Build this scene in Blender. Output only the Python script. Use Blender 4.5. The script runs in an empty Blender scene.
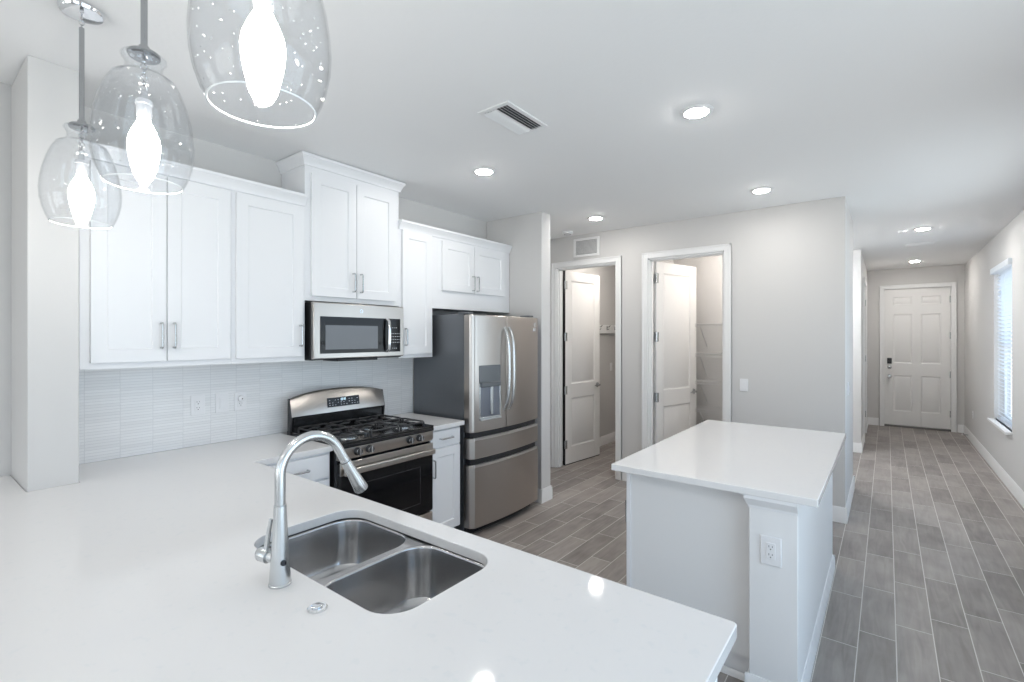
import bpy, bmesh, math, random
from mathutils import Vector, Matrix
PI = math.pi
C = bpy.context.scene.collection
SC = bpy.context.scene
random.seed(3)

# ------------------------------------------------------------------ camera
cam = bpy.data.cameras.new('camera')
camo = bpy.data.objects.new('camera', cam); C.objects.link(camo)
cam.sensor_width = 36; cam.lens = 486/1024*36; cam.shift_y = -4/1024
cam.clip_start = .02
camo.location = (0, 0, 1.56); camo.rotation_euler = (PI/2, 0, math.radians(37.65))
SC.camera = camo

# ------------------------------------------------------------------ world, exposure
SC.view_settings.view_transform = 'Standard'; SC.view_settings.look = 'None'
SC.view_settings.gamma = 1; SC.view_settings.use_curve_mapping = False
SC.view_settings.exposure = 0.10
W = bpy.data.worlds.new('world'); SC.world = W; W.use_nodes = True
wn = W.node_tree.nodes; wl = W.node_tree.links
bg = wn['Background']
SKY = 2.5
tc = wn.new('ShaderNodeTexCoord'); sp = wn.new('ShaderNodeSeparateXYZ'); rp = wn.new('ShaderNodeValToRGB')
wl.new(tc.outputs['Generated'], sp.inputs[0]); wl.new(sp.outputs['Z'], rp.inputs[0]); mxw = wn.new('ShaderNodeMix'); mxw.data_type = 'RGBA'; mxw.blend_type = 'MULTIPLY'
mr = wn.new('ShaderNodeMapRange'); mr.inputs['From Min'].default_value = .1; mr.inputs['From Max'].default_value = .9
wl.new(sp.outputs['X'], mr.inputs['Value']); wl.new(mr.outputs[0], mxw.inputs[0]); wl.new(rp.outputs[0], mxw.inputs[6])
mxw.inputs[7].default_value = (.76, .89, 1.0, 1); wl.new(mxw.outputs[2], bg.inputs['Color'])
e = rp.color_ramp.elements
e[0].position = 0.0; e[0].color = (1.30, 1.25, 1.17, 1)
e[1].position = .55; e[1].color = (.70, .85, 1.0, 1)
m_ = e.new(.03); m_.color = (.94, .97, 1.0, 1)
bg.inputs['Strength'].default_value = SKY
try:
    SC.cycles.use_denoising = True
    SC.cycles.max_bounces = 14; SC.cycles.diffuse_bounces = 8; SC.cycles.glossy_bounces = 6
    SC.cycles.transparent_max_bounces = 16; SC.cycles.transmission_bounces = 8
    SC.cycles.sample_clamp_indirect = 6
    SC.cycles.caustics_reflective = False; SC.cycles.caustics_refractive = False
except Exception:
    pass

LAMP = 180.0        # recessed lamp emission
LAMP_HALL = 290.0   # hall lamps
ADDED_LAMP_SIDE = 430.0  # unseen lamp added in the side hall to brighten the hall
ADDED_LAMP_ROOM = 150.0   # unseen lamps added to light pantry and laundry
BULB = 50.0        # pendant bulb emission

def portal(name, loc, rot, sx, sy):
    l = bpy.data.lights.new(name, 'AREA'); l.shape = 'RECTANGLE'; l.size = sx; l.size_y = sy
    l.cycles.is_portal = True
    o = bpy.data.objects.new(name, l); C.objects.link(o); o.location = loc; o.rotation_euler = rot
# light through the sliding doors behind the camera and the side windows (portals for the sky)
portal('sky_portal', (-1.1, -5.36, 1.25), (PI/2, 0, 0), 3.5, 2.5)
portal('sky_portal', (1.17, -2.3, 1.45), (PI/2, 0, PI/2), 2.7, 1.8)
portal('sky_portal', (1.17, 1.10, 1.22), (PI/2, 0, PI/2), 2.8, 2.4)
portal('sky_portal', (1.17, 4.65, 1.45), (PI/2, 0, PI/2), 1.9, 1.8)
portal('sky_portal', (1.17, 7.49, 1.46), (PI/2, 0, PI/2), 1.1, 1.85)
portal('sky_portal', (-3.42, -2.6, 1.45), (PI/2, 0, -PI/2), 2.0, 1.8)

# ------------------------------------------------------------------ materials
def mat(name, col, rough=.5, metal=0, spec=.5, coat=0, bump=None, emit=None, noise=None, aniso=None):
    m = bpy.data.materials.new(name); m.use_nodes = True
    nt = m.node_tree; b = nt.nodes['Principled BSDF']
    b.inputs['Base Color'].default_value = (*col, 1); b.inputs['Roughness'].default_value = rough
    b.inputs['Metallic'].default_value = metal; b.inputs['Specular IOR Level'].default_value = spec
    b.inputs['Coat Weight'].default_value = coat
    if emit:
        b.inputs['Emission Color'].default_value = (*emit[0], 1); b.inputs['Emission Strength'].default_value = emit[1]
    tcn = nt.nodes.new('ShaderNodeTexCoord')
    if bump:     # (scale xyz, strength, distance)
        mp = nt.nodes.new('ShaderNodeMapping'); mp.inputs['Scale'].default_value = bump[0]
        n = nt.nodes.new('ShaderNodeTexNoise'); n.inputs['Scale'].default_value = 1; n.inputs['Detail'].default_value = 3
        bp = nt.nodes.new('ShaderNodeBump'); bp.inputs['Strength'].default_value = bump[1]; bp.inputs['Distance'].default_value = bump[2]
        nt.links.new(tcn.outputs['Object'], mp.inputs[0]); nt.links.new(mp.outputs[0], n.inputs['Vector'])
        nt.links.new(n.outputs['Fac'], bp.inputs['Height']); nt.links.new(bp.outputs[0], b.inputs['Normal'])
    if noise:    # (scale xyz, colour 2, low, high)
        mp = nt.nodes.new('ShaderNodeMapping'); mp.inputs['Scale'].default_value = noise[0]
        n = nt.nodes.new('ShaderNodeTexNoise'); n.inputs['Scale'].default_value = 1; n.inputs['Detail'].default_value = 5
        r = nt.nodes.new('ShaderNodeValToRGB'); r.color_ramp.elements[0].position = noise[2]; r.color_ramp.elements[1].position = noise[3]
        r.color_ramp.elements[0].color = (*noise[1], 1); r.color_ramp.elements[1].color = (*col, 1)
        nt.links.new(tcn.outputs['Object'], mp.inputs[0]); nt.links.new(mp.outputs[0], n.inputs['Vector'])
        nt.links.new(n.outputs['Fac'], r.inputs[0]); nt.links.new(r.outputs[0], b.inputs['Base Color'])
    if aniso:
        b.inputs['Anisotropic'].default_value = aniso
    return m

M = {}
M['wall'] = mat('wall_paint', (.635, .625, .615), .7, bump=((120,)*3, .06, .002))
M['ceil'] = mat('ceiling_paint', (.85, .85, .85), .85, bump=((60,)*3, .15, .003))
M['trim'] = mat('trim_paint', (.82, .82, .82), .4)
M['cab'] = mat('cabinet_paint', (.82, .825, .84), .35)
M['island'] = mat('island_paint', (.81, .81, .81), .5)
M['quartz'] = mat('white_quartz', (.765, .755, .75), .055, coat=.0, spec=.32, noise=((34,)*3, (.735, .735, .735), .30, .40))
M['steel'] = mat('stainless_steel', (.50, .465, .435), .29, 1, bump=((4, 4, 900), .05, .001))
M['steel_h'] = mat('stainless_steel_horizontal', (.50, .47, .44), .28, 1, bump=((900, 6, 900), .04, .001))
M['sink'] = mat('sink_steel', (.52, .52, .525), .22, 1, bump=((300, 300, 8), .05, .001))
M['nickel'] = mat('brushed_nickel', (.62, .64, .65), .26, 1)
M['lip'] = mat('bright_handle_lip', (.80, .80, .80), .35, 1)
M['rod'] = mat('satin_nickel_rod', (.40, .41, .42), .22, 1)
M['chrome'] = mat('chrome', (.82, .83, .85), .07, 1)
M['pull'] = mat('nickel_pull', (.55, .56, .57), .25, 1)
M['fr_side'] = mat('fridge_side_paint', (.155, .165, .18), .33, .5)
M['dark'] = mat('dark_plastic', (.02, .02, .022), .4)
M['blackglass'] = mat('black_glass', (.006, .006, .007), .06, spec=.28)
M['mwglass'] = mat('microwave_window', (.15, .16, .175), .16, spec=.4)
M['enamel'] = mat('black_enamel', (.012, .012, .013), .16)
M['iron'] = mat('cast_iron', (.035, .035, .037), .42, bump=((300,)*3, .2, .001))
M['disp_grey'] = mat('dispenser_grey', (.16, .17, .18), .3, .6)
M['disp_blue'] = mat('dispenser_recess', (.20, .22, .26), .25, .5)
M['plate'] = mat('white_plastic', (.82, .82, .83), .3)
M['slot'] = mat('slot_dark', (.05, .05, .055), .5)
M['mark'] = mat('keypad_print', (.55, .57, .6), .5)
M['digits'] = mat('lit_digits', (.6, .8, .9), .5, emit=((.7, .9, 1), 1.0))
M['door'] = mat('door_paint', (.80, .795, .785), .38)
M['lens'] = mat('lamp_lens', (.9, .9, .9), .5, emit=((1, .965, .92), LAMP))
M['lens_hall'] = mat('lamp_lens_hall', (.9, .9, .9), .5, emit=((1, .965, .92), LAMP_HALL))
M['added_lens_room'] = mat('added_lamp_small_room', (.9, .9, .9), .5, emit=((1, .93, .86), ADDED_LAMP_ROOM))
M['added_lens_side'] = mat('added_lamp_side_hall', (.9, .9, .9), .5, emit=((.93, .97, 1), ADDED_LAMP_SIDE))
M['bulb'] = mat('bulb_glow', (1, 1, 1), .3, emit=((1, .96, .9), BULB))
M['socket'] = mat('bulb_socket', (.75, .76, .78), .3, .3)
M['wire'] = mat('white_wire', (.62, .62, .62), .4)
M['rubber'] = mat('threshold_metal', (.16, .155, .15), .5)
M['vinyl'] = mat('window_vinyl', (.80, .81, .82), .4)
M['blind'] = mat('blind_slat', (.86, .87, .88), .45)
M['blue_led'] = mat('sensor_eye', (.01, .01, .015), .08)

# translucent blinds so that daylight glows through them
nt = M['blind'].node_tree; b = nt.nodes['Principled BSDF']
tl = nt.nodes.new('ShaderNodeBsdfTranslucent'); tl.inputs[0].default_value = (.93, .96, 1, 1)
mx = nt.nodes.new('ShaderNodeMixShader'); mx.inputs[0].default_value = .6
nt.links.new(b.outputs[0], mx.inputs[1]); nt.links.new(tl.outputs[0], mx.inputs[2]); nt.links.new(mx.outputs[0], nt.nodes['Material Output'].inputs[0])

def glass(name, bub=False, tint=(1, 1, 1), ior=1.45):
    m = bpy.data.materials.new(name); m.use_nodes = True; nt = m.node_tree
    nt.nodes.remove(nt.nodes['Principled BSDF'])
    tr = nt.nodes.new('ShaderNodeBsdfTransparent'); tr.inputs[0].default_value = (*tint, 1)
    gl = nt.nodes.new('ShaderNodeBsdfGlossy'); gl.inputs['Roughness'].default_value = .02
    lw = nt.nodes.new('ShaderNodeLayerWeight'); lw.inputs['Blend'].default_value = .5
    pw = nt.nodes.new('ShaderNodeMath'); pw.operation = 'POWER'; pw.inputs[1].default_value = 5; nt.links.new(lw.outputs['Facing'], pw.inputs[0])
    fr = nt.nodes.new('ShaderNodeMath'); fr.operation = 'MULTIPLY_ADD'; nt.links.new(pw.outputs[0], fr.inputs[0])
    f0 = ((ior-1)/(ior+1))**2; fr.inputs[1].default_value = (1-f0)*.75; fr.inputs[2].default_value = f0
    mx = nt.nodes.new('ShaderNodeMixShader')
    nt.links.new(fr.outputs[0], mx.inputs[0]); nt.links.new(tr.outputs[0], mx.inputs[1]); nt.links.new(gl.outputs[0], mx.inputs[2])
    out = mx
    if bub:
        tcn = nt.nodes.new('ShaderNodeTexCoord')
        v = nt.nodes.new('ShaderNodeTexVoronoi'); v.inputs['Scale'].default_value = 55
        nt.links.new(tcn.outputs['Object'], v.inputs['Vector'])
        lt = nt.nodes.new('ShaderNodeMath'); lt.operation = 'LESS_THAN'; lt.inputs[1].default_value = .075
        nt.links.new(v.outputs['Distance'], lt.inputs[0])
        bp = nt.nodes.new('ShaderNodeBump'); bp.inputs['Strength'].default_value = .6; bp.inputs['Distance'].default_value = .003
        nz = nt.nodes.new('ShaderNodeTexNoise'); nz.inputs['Scale'].default_value = 14
        nt.links.new(tcn.outputs['Object'], nz.inputs['Vector'])
        bp2 = nt.nodes.new('ShaderNodeBump'); bp2.inputs['Strength'].default_value = .25; bp2.inputs['Distance'].default_value = .01
        nt.links.new(nz.outputs['Fac'], bp2.inputs['Height'])
        nt.links.new(bp2.outputs[0], gl.inputs['Normal'])
        df = nt.nodes.new('ShaderNodeBsdfDiffuse'); df.inputs[0].default_value = (.9, .92, .95, 1)
        mul = nt.nodes.new('ShaderNodeMath'); mul.operation = 'MULTIPLY'; mul.inputs[1].default_value = .38
        nt.links.new(lt.outputs[0], mul.inputs[0])
        m2 = nt.nodes.new('ShaderNodeMixShader'); nt.links.new(mul.outputs[0], m2.inputs[0])
        nt.links.new(mx.outputs[0], m2.inputs[1]); nt.links.new(df.outputs[0], m2.inputs[2])
        out = m2
    nt.links.new(out.outputs[0], nt.nodes['Material Output'].inputs[0])
    return m
M['glass'] = glass('seeded_clear_glass', True, (.97, .975, .98))
M['pane'] = glass('window_glass', False, (.96, .98, 1))

def floor_material():
    m = bpy.data.materials.new('wood_look_plank_tile'); m.use_nodes = True; nt = m.node_tree; L = nt.links
    b = nt.nodes['Principled BSDF']
    g = nt.nodes.new('ShaderNodeNewGeometry'); s = nt.nodes.new('ShaderNodeSeparateXYZ'); L.new(g.outputs['Position'], s.inputs[0])
    def mth(op, a, c=None, cl=False):
        n = nt.nodes.new('ShaderNodeMath'); n.operation = op; n.use_clamp = cl
        for i, v in enumerate((a, c)):
            if v is None: continue
            if isinstance(v, (int, float)): n.inputs[i].default_value = v
            else: L.new(v, n.inputs[i])
        return n.outputs[0]
    PW, PL, ST = .1545, .585, .185
    cx = mth('DIVIDE', mth('ADD', s.outputs[0], .272+PW*40), PW)
    col = mth('FLOOR', cx); fx = mth('FRACT', cx)
    cy = mth('DIVIDE', mth('SUBTRACT', mth('ADD', s.outputs[1], PL*60-2.99+ST*40), mth('MULTIPLY', col, ST)), PL)
    row = mth('FLOOR', cy); fy = mth('FRACT', cy)
    ex = mth('MULTIPLY', mth('MINIMUM', fx, mth('SUBTRACT', 1, fx)), PW)
    ey = mth('MULTIPLY', mth('MINIMUM', fy, mth('SUBTRACT', 1, fy)), PL)
    ed = mth('MINIMUM', ex, ey)
    grout = mth('LESS_THAN', ed, .0021)
    # per-plank random
    cb = nt.nodes.new('ShaderNodeCombineXYZ'); L.new(col, cb.inputs[0]); L.new(row, cb.inputs[1])
    wn_ = nt.nodes.new('ShaderNodeTexWhiteNoise'); wn_.noise_dimensions = '3D'; L.new(cb.outputs[0], wn_.inputs['Vector'])
    # grain
    cb2 = nt.nodes.new('ShaderNodeCombineXYZ')
    L.new(mth('MULTIPLY', s.outputs[0], 26), cb2.inputs[0]); L.new(mth('MULTIPLY', s.outputs[1], 2.6), cb2.inputs[1]); L.new(mth('MULTIPLY', wn_.outputs['Value'], 37), cb2.inputs[2])
    n1 = nt.nodes.new('ShaderNodeTexNoise'); n1.inputs['Scale'].default_value = 1; n1.inputs['Detail'].default_value = 6; n1.inputs['Distortion'].default_value = 1.2
    L.new(cb2.outputs[0], n1.inputs['Vector'])
    cb3 = nt.nodes.new('ShaderNodeCombineXYZ')
    L.new(mth('MULTIPLY', s.outputs[0], 6), cb3.inputs[0]); L.new(mth('MULTIPLY', s.outputs[1], 4), cb3.inputs[1]); L.new(mth('MULTIPLY', wn_.outputs['Value'], 11), cb3.inputs[2])
    n2 = nt.nodes.new('ShaderNodeTexNoise'); n2.inputs['Scale'].default_value = 1; n2.inputs['Detail'].default_value = 3
    L.new(cb3.outputs[0], n2.inputs['Vector'])
    f = mth('ADD', mth('MULTIPLY', n1.outputs['Fac'], .5), mth('ADD', mth('MULTIPLY', n2.outputs['Fac'], .42), mth('MULTIPLY', wn_.outputs['Value'], .22)))
    r = nt.nodes.new('ShaderNodeValToRGB'); L.new(f, r.inputs[0])
    E_ = r.color_ramp.elements
    E_[0].position = .36; E_[0].color = (.158, .140, .130, 1); E_[1].position = .78; E_[1].color = (.345, .312, .29, 1)
    q = E_.new(.55); q.color = (.245, .220, .205, 1)
    mx = nt.nodes.new('ShaderNodeMix'); mx.data_type = 'RGBA'; L.new(grout, mx.inputs[0]); L.new(r.outputs[0], mx.inputs[6])
    mx.inputs[7].default_value = (.60, .58, .55, 1); L.new(mx.outputs[2], b.inputs['Base Color'])
    rr = mth('ADD', .34, mth('MULTIPLY', n1.outputs['Fac'], .16)); L.new(rr, b.inputs['Roughness'])
    bp = nt.nodes.new('ShaderNodeBump'); bp.inputs['Distance'].default_value = .002; bp.inputs['Strength'].default_value = .35
    hh = mth('ADD', mth('MULTIPLY', n1.outputs['Fac'], .3), mth('SUBTRACT', 1, grout)); L.new(hh, bp.inputs['Height']); L.new(bp.outputs[0], b.inputs['Normal'])
    return m
M['floor'] = floor_material()

def tile_material():
    m = bpy.data.materials.new('stacked_strip_tile'); m.use_nodes = True; nt = m.node_tree; L = nt.links
    b = nt.nodes['Principled BSDF']; b.inputs['Roughness'].default_value = .16
    g = nt.nodes.new('ShaderNodeNewGeometry'); s = nt.nodes.new('ShaderNodeSeparateXYZ'); L.new(g.outputs['Position'], s.inputs[0])
    def mth(op, a, c=None):
        n = nt.nodes.new('ShaderNodeMath'); n.operation = op
        for i, v in enumerate((a, c)):
            if v is None: continue
            if isinstance(v, (int, float)): n.inputs[i].default_value = v
            else: L.new(v, n.inputs[i])
        return n.outputs[0]
    a = mth('DIVIDE', mth('SUBTRACT', s.outputs[1], .045), .1462); c = mth('DIVIDE', s.outputs[2], .0155)
    fa = mth('FRACT', a); fc = mth('FRACT', c)
    ea = mth('MULTIPLY', mth('MINIMUM', fa, mth('SUBTRACT', 1, fa)), .1462); ec = mth('MULTIPLY', mth('MINIMUM', fc, mth('SUBTRACT', 1, fc)), .0155)
    ed = mth('MINIMUM', ea, ec); gr = mth('LESS_THAN', ed, .0008)
    cb = nt.nodes.new('ShaderNodeCombineXYZ'); L.new(mth('FLOOR', a), cb.inputs[0]); L.new(mth('FLOOR', c), cb.inputs[1])
    w = nt.nodes.new('ShaderNodeTexWhiteNoise'); L.new(cb.outputs[0], w.inputs['Vector'])
    r = nt.nodes.new('ShaderNodeValToRGB'); L.new(w.outputs['Value'], r.inputs[0])
    r.color_ramp.elements[0].color = (.80, .805, .81, 1); r.color_ramp.elements[1].color = (.86, .865, .87, 1)
    mx = nt.nodes.new('ShaderNodeMix'); mx.data_type = 'RGBA'; L.new(gr, mx.inputs[0]); L.new(r.outputs[0], mx.inputs[6]); mx.inputs[7].default_value = (.66, .67, .69, 1)
    L.new(mx.outputs[2], b.inputs['Base Color'])
    bp = nt.nodes.new('ShaderNodeBump'); bp.inputs['Distance'].default_value = .002; bp.inputs['Strength'].default_value = .4
    L.new(mth('ADD', mth('MULTIPLY', w.outputs['Value'], .5), mth('MINIMUM', mth('MULTIPLY', ed, 500), 1)), bp.inputs['Height']); L.new(bp.outputs[0], b.inputs['Normal'])
    return m
M['tile'] = tile_material()

# ------------------------------------------------------------------ mesh builder
class MB:
    def __init__(s): s.v = []; s.f = []
    def add(s, vs, fs):
        n = len(s.v); s.v += [tuple(p) for p in vs]; s.f += [tuple(i+n for i in q) for q in fs]; return s
    def box(s, x0, x1, y0, y1, z0, z1):
        x0, x1 = sorted((x0, x1)); y0, y1 = sorted((y0, y1)); z0, z1 = sorted((z0, z1))
        return s.add([(x0,y0,z0),(x1,y0,z0),(x1,y1,z0),(x0,y1,z0),(x0,y0,z1),(x1,y0,z1),(x1,y1,z1),(x0,y1,z1)],
                     [(0,3,2,1),(4,5,6,7),(0,1,5,4),(1,2,6,5),(2,3,7,6),(3,0,4,7)])
    def obox(s, O, U, V, N, u0, u1, v0, v1, n0, n1):
        O, U, V, N = map(Vector, (O, U, V, N))
        P = [O+U*a+V*b+N*c for c in (n0, n1) for a, b in ((u0,v0),(u1,v0),(u1,v1),(u0,v1))]
        return s.add(P, [(0,3,2,1),(4,5,6,7),(0,1,5,4),(1,2,6,5),(2,3,7,6),(3,0,4,7)])
    def prism(s, prof, A, B, up=(0,0,1), out=None):
        """profile points (o, h) swept straight from A to B; o runs along `out`, h along `up`."""
        A, B, up = Vector(A), Vector(B), Vector(up); d = (B-A).normalized()
        out = Vector(out) if out is not None else d.cross(up)
        n = len(prof)
        P = [A+out*o+up*h for o, h in prof]+[B+out*o+up*h for o, h in prof]
        return s.add(P, [tuple(range(n))[::-1], tuple(range(n, 2*n))]+[(i, (i+1) % n, n+(i+1) % n, n+i) for i in range(n)])
    def tube(s, pts, r, seg=12, caps=True):
        pts = [Vector(p) for p in pts]; n = len(pts); rs = r if isinstance(r, (list, tuple)) else [r]*n
        base = len(s.v); t0 = (pts[1]-pts[0]).normalized()
        a = t0.orthogonal().normalized(); prev = t0
        for i, p in enumerate(pts):
            t = (pts[min(i+1, n-1)]-pts[max(i-1, 0)]).normalized()
            q = prev.rotation_difference(t); a = (q @ a); a = (a-t*a.dot(t)).normalized(); b = t.cross(a); prev = t
            for k in range(seg):
                th = 2*PI*k/seg; s.v.append(tuple(p+(a*math.cos(th)+b*math.sin(th))*rs[i]))
        for i in range(n-1):
            for k in range(seg):
                k2 = (k+1) % seg
                s.f.append((base+i*seg+k, base+i*seg+k2, base+(i+1)*seg+k2, base+(i+1)*seg+k))
        if caps:
            s.f.append(tuple(base+k for k in range(seg))[::-1]); s.f.append(tuple(base+(n-1)*seg+k for k in range(seg)))
        return s
    def lathe(s, prof, O, axis=(0,0,1), seg=32, close=False):
        """profile (r, h) around axis at O."""
        O, ax = Vector(O), Vector(axis).normalized(); a = ax.orthogonal().normalized(); b = ax.cross(a); base = len(s.v); n = len(prof)
        for r, h in prof:
            for k in range(seg):
                th = 2*PI*k/seg; s.v.append(tuple(O+ax*h+(a*math.cos(th)+b*math.sin(th))*r))
        rng = n if close else n-1
        for i in range(rng):
            j = (i+1) % n
            for k in range(seg):
                k2 = (k+1) % seg; s.f.append((base+i*seg+k, base+i*seg+k2, base+j*seg+k2, base+j*seg+k))
        if not close:
            if prof[0][0] > 1e-6: s.f.append(tuple(base+k for k in range(seg))[::-1])
            if prof[-1][0] > 1e-6: s.f.append(tuple(base+(n-1)*seg+k for k in range(seg)))
        return s
    def torus(s, O, R, r, axis=(0,0,1), seg=32, sg=8):
        return s.lathe([(R+r*math.cos(2*PI*k/sg), r*math.sin(2*PI*k/sg)) for k in range(sg)], O, axis, seg, True)
    def build(s, name, m, parent=None, bevel=0, segs=2, local=False, weld=True):
        me = bpy.data.meshes.new(name)
        off = Vector((0, 0, 0)) if (parent is None or local) else Vector(ORG.get(parent.name, (0, 0, 0)))
        me.from_pydata([tuple(Vector(p)-off) for p in s.v], [], s.f)
        bm = bmesh.new(); bm.from_mesh(me)
        if weld: bmesh.ops.remove_doubles(bm, verts=bm.verts, dist=1e-6)
        bmesh.ops.recalc_face_normals(bm, faces=bm.faces); bm.to_mesh(me); bm.free()
        me.shade_smooth(); me.set_sharp_from_angle(angle=math.radians(32))
        me.materials.append(m if not isinstance(m, str) else M[m])
        o = bpy.data.objects.new(name, me); C.objects.link(o)
        if parent is not None:
            o.parent = parent; ORG[o.name] = tuple(off)
        if bevel:
            bv = o.modifiers.new('edge', 'BEVEL'); bv.width = bevel; bv.segments = segs; bv.limit_method = 'ANGLE'; bv.angle_limit = math.radians(40)
        return o
ORG = {}
def thing(name, label, cat, loc=(0,0,0), group=None, kind=None, rz=0):
    o = bpy.data.objects.new(name, None); C.objects.link(o); o.empty_display_size = .1
    o.location = loc; o.rotation_euler = (0, 0, rz); ORG[o.name] = tuple(loc)
    return tag(o, label, cat, group, kind)
def tag(o, label, cat, group=None, kind=None):
    o['label'] = label; o['category'] = cat
    if group: o['group'] = group
    if kind: o['kind'] = kind
    return o
def struct(o, label, cat): return tag(o, label, cat, None, 'structure')
def box(*a): return MB().box(*a)

def copy_tree(o, dloc=None, parent=None):
    c = o.copy(); C.objects.link(c); c.parent = parent
    if dloc is not None: c.location = Vector(o.location)+Vector(dloc)
    for ch in [x for x in bpy.data.objects if x.parent == o]: copy_tree(ch, None, c)
    return c

# ------------------------------------------------------------------ main dimensions
ZC = 2.74; WL = -3.25; WR = 1.0; PY = 4.93; HX = -.277; EY = 10.75; DT = 2.385
ZK = .914; TK = .032

# ------------------------------------------------------------------ setting: walls, floor, ceiling
struct(box(-3.6, 1.4, -5.6, 11.1, -.1, 0).build('floor', 'floor'), 'grey wood-look plank tile floor running through kitchen and hall', 'floor')
struct(box(-3.4, 1.15, -5.4, 10.9, ZC, ZC+.12).build('ceiling', 'ceil'), 'white painted ceiling over the whole kitchen and hall', 'ceiling')

def wall_x(x0, x1, y0, y1, ops, name, label):     # wall in a plane of constant x; openings (ya, yb, za, zb)
    m = MB(); y = y0
    for ya, yb, za, zb in sorted(ops):
        m.box(x0, x1, y, ya, 0, ZC)
        if za > 0: m.box(x0, x1, ya, yb, 0, za)
        m.box(x0, x1, ya, yb, zb, ZC); y = yb
    m.box(x0, x1, y, y1, 0, ZC)
    return struct(m.build(name, 'wall', weld=False), label, 'wall')
def wall_y(y0, y1, x0, x1, ops, name, label):
    m = MB(); x = x0
    for xa, xb, za, zb in sorted(ops):
        m.box(x, xa, y0, y1, 0, ZC)
        if za > 0: m.box(xa, xb, y0, y1, 0, za)
        m.box(xa, xb, y0, y1, zb, ZC); x = xb
    m.box(x, x1, y0, y1, 0, ZC)
    return struct(m.build(name, 'wall', weld=False), label, 'wall')

D1 = (-3.13, -2.352); D2 = (-1.992, -1.232)
WIN = (6.97, 8.01, .60, 2.33)
wall_x(WL-.12, WL, -5.3, 8.05, [(-3.6, -1.6, .6, 2.3)], 'wall_left', 'long grey kitchen wall behind the upper cabinets and range')
wall_x(WR, WR+.14, -5.3, EY+.12, [(-3.6, -1.0, .6, 2.3), (-.25, 2.45, .04, 2.4), (3.7, 5.6, .6, 2.33), WIN], 'wall_right', 'grey hall wall with the blind-covered window')
wall_y(-5.32, -5.2, WL-.12, WR+.14, [(-2.8, .6, 0, 2.4)], 'wall_back', 'wall behind the camera with the sliding glass door')
box(WL, -2.84, .37, .535, 0, ZC).build('wall_wing', 'wall', bevel=.004)
struct(bpy.data.objects['wall_wing'], 'narrow pale wall end at the far left of the counter', 'wall')
struct(box(WL, -2.57, 3.785, 3.94, 0, ZC).build('wall_stub', 'wall', bevel=.004), 'short grey wall end to the right of the refrigerator', 'wall')
wall_y(PY, PY+.11, WL, HX-.0, [(D1[0], D1[1], 0, DT), (D2[0], D2[1], 0, DT)], 'wall_pantry', 'grey wall with the two open white doors')
wall_x(HX-.11, HX, PY+.11, 6.12, [], 'wall_hall', 'grey hall side wall just past the pantry corner')
wall_y(6.02, 6.12, -2.2, HX-.11, [], 'wall_pantry_rear', 'pale rear wall of the pantry behind wire shelves')
wall_x(-2.2, -2.1, PY+.11, 8.05, [], 'wall_partition', 'partition wall between pantry and laundry room')
wall_y(8.05, 8.17, WL, HX-.11, [], 'wall_side_hall', 'grey wall closing the side hall opening')
wall_x(HX-.11, HX, 8.05, EY, [(8.95, 9.75, 0, DT)], 'wall_foyer', 'grey foyer side wall left of the front door')
FD = (-.04, .84)
wall_y(EY, EY+.12, HX-.11, WR, [(FD[0], FD[1], 0, 2.40)], 'wall_end', 'grey end wall around the white front door')
# closet behind the foyer side door
struct(box(-1.4, -1.3, 8.17, EY+.12, 0, ZC).build('wall_closet', 'wall'), 'rear wall of the foyer closet', 'wall')

# ------------------------------------------------------------------ baseboards
SHOE = [(0, 0), (.014, 0), (.013, .012), (.008, .022), (.003, .027), (0, .027)]
BP = [(0, 0), (.014, 0), (.014, .085), (.011, .095), (.011, .108), (.006, .122), (.004, .13), (0, .13)]
def baseboard(name, segs, label, h=1.0, prof=BP):
    m = MB()
    for A, B, out in segs: m.prism([(o, z*h) for o, z in prof], (*A, 0), (*B, 0), out=(*out, 0))
    return struct(m.build(name, 'trim', weld=False), label, 'baseboard')
baseboard('baseboard_stub', [((-2.57, 3.785), (-2.57, 3.94), (1, 0)), ((-2.66, 3.785), (-2.556, 3.785), (0, -1)), ((WL, 3.94), (-2.556, 3.94), (0, 1))], 'white baseboard wrapping the wall end beside the refrigerator')
baseboard('baseboard_pantry', [((WL, PY), (D1[0]-.075, PY), (0, -1)), ((D1[1]+.075, PY), (D2[0]-.075, PY), (0, -1)), ((D2[1]+.075, PY), (HX+.014, PY), (0, -1))], 'white baseboard along the wall with two open doors')
baseboard('baseboard_hall', [((HX, PY), (HX, 6.12), (1, 0)), ((-2.0, 6.12), (HX+.014, 6.12), (0, 1))], 'white baseboard on the hall side past the pantry corner')
baseboard('baseboard_side_hall', [((-2.1, 8.05), (HX+.014, 8.05), (0, -1))], 'white baseboard across the far side-hall corner')
baseboard('baseboard_foyer', [((HX, 8.05), (HX, 8.95-.075), (1, 0)), ((HX, 9.75+.075), (HX, EY), (1, 0))], 'white baseboard along the foyer side wall')
baseboard('baseboard_end', [((HX, EY), (FD[0]-.075, EY), (0, -1)), ((FD[1]+.075, EY), (WR, EY), (0, -1))], 'white baseboard either side of the front door')
baseboard('baseboard_right', [((WR, -5.2), (WR, -.3), (-1, 0)), ((WR, 2.5), (WR, EY), (-1, 0))], 'long white baseboard under the hall window')
baseboard('baseboard_laundry', [((WL, PY+.11), (WL, 8.05), (1, 0)), ((WL, 8.05), (-2.2, 8.05), (0, -1)), ((-2.2, PY+.11), (-2.2, 8.05), (-1, 0))], 'white baseboard inside the laundry room')
baseboard('baseboard_pantry_inside', [((-2.1, 6.02), (HX-.11, 6.02), (0, -1))], 'white baseboard inside the pantry')
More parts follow.
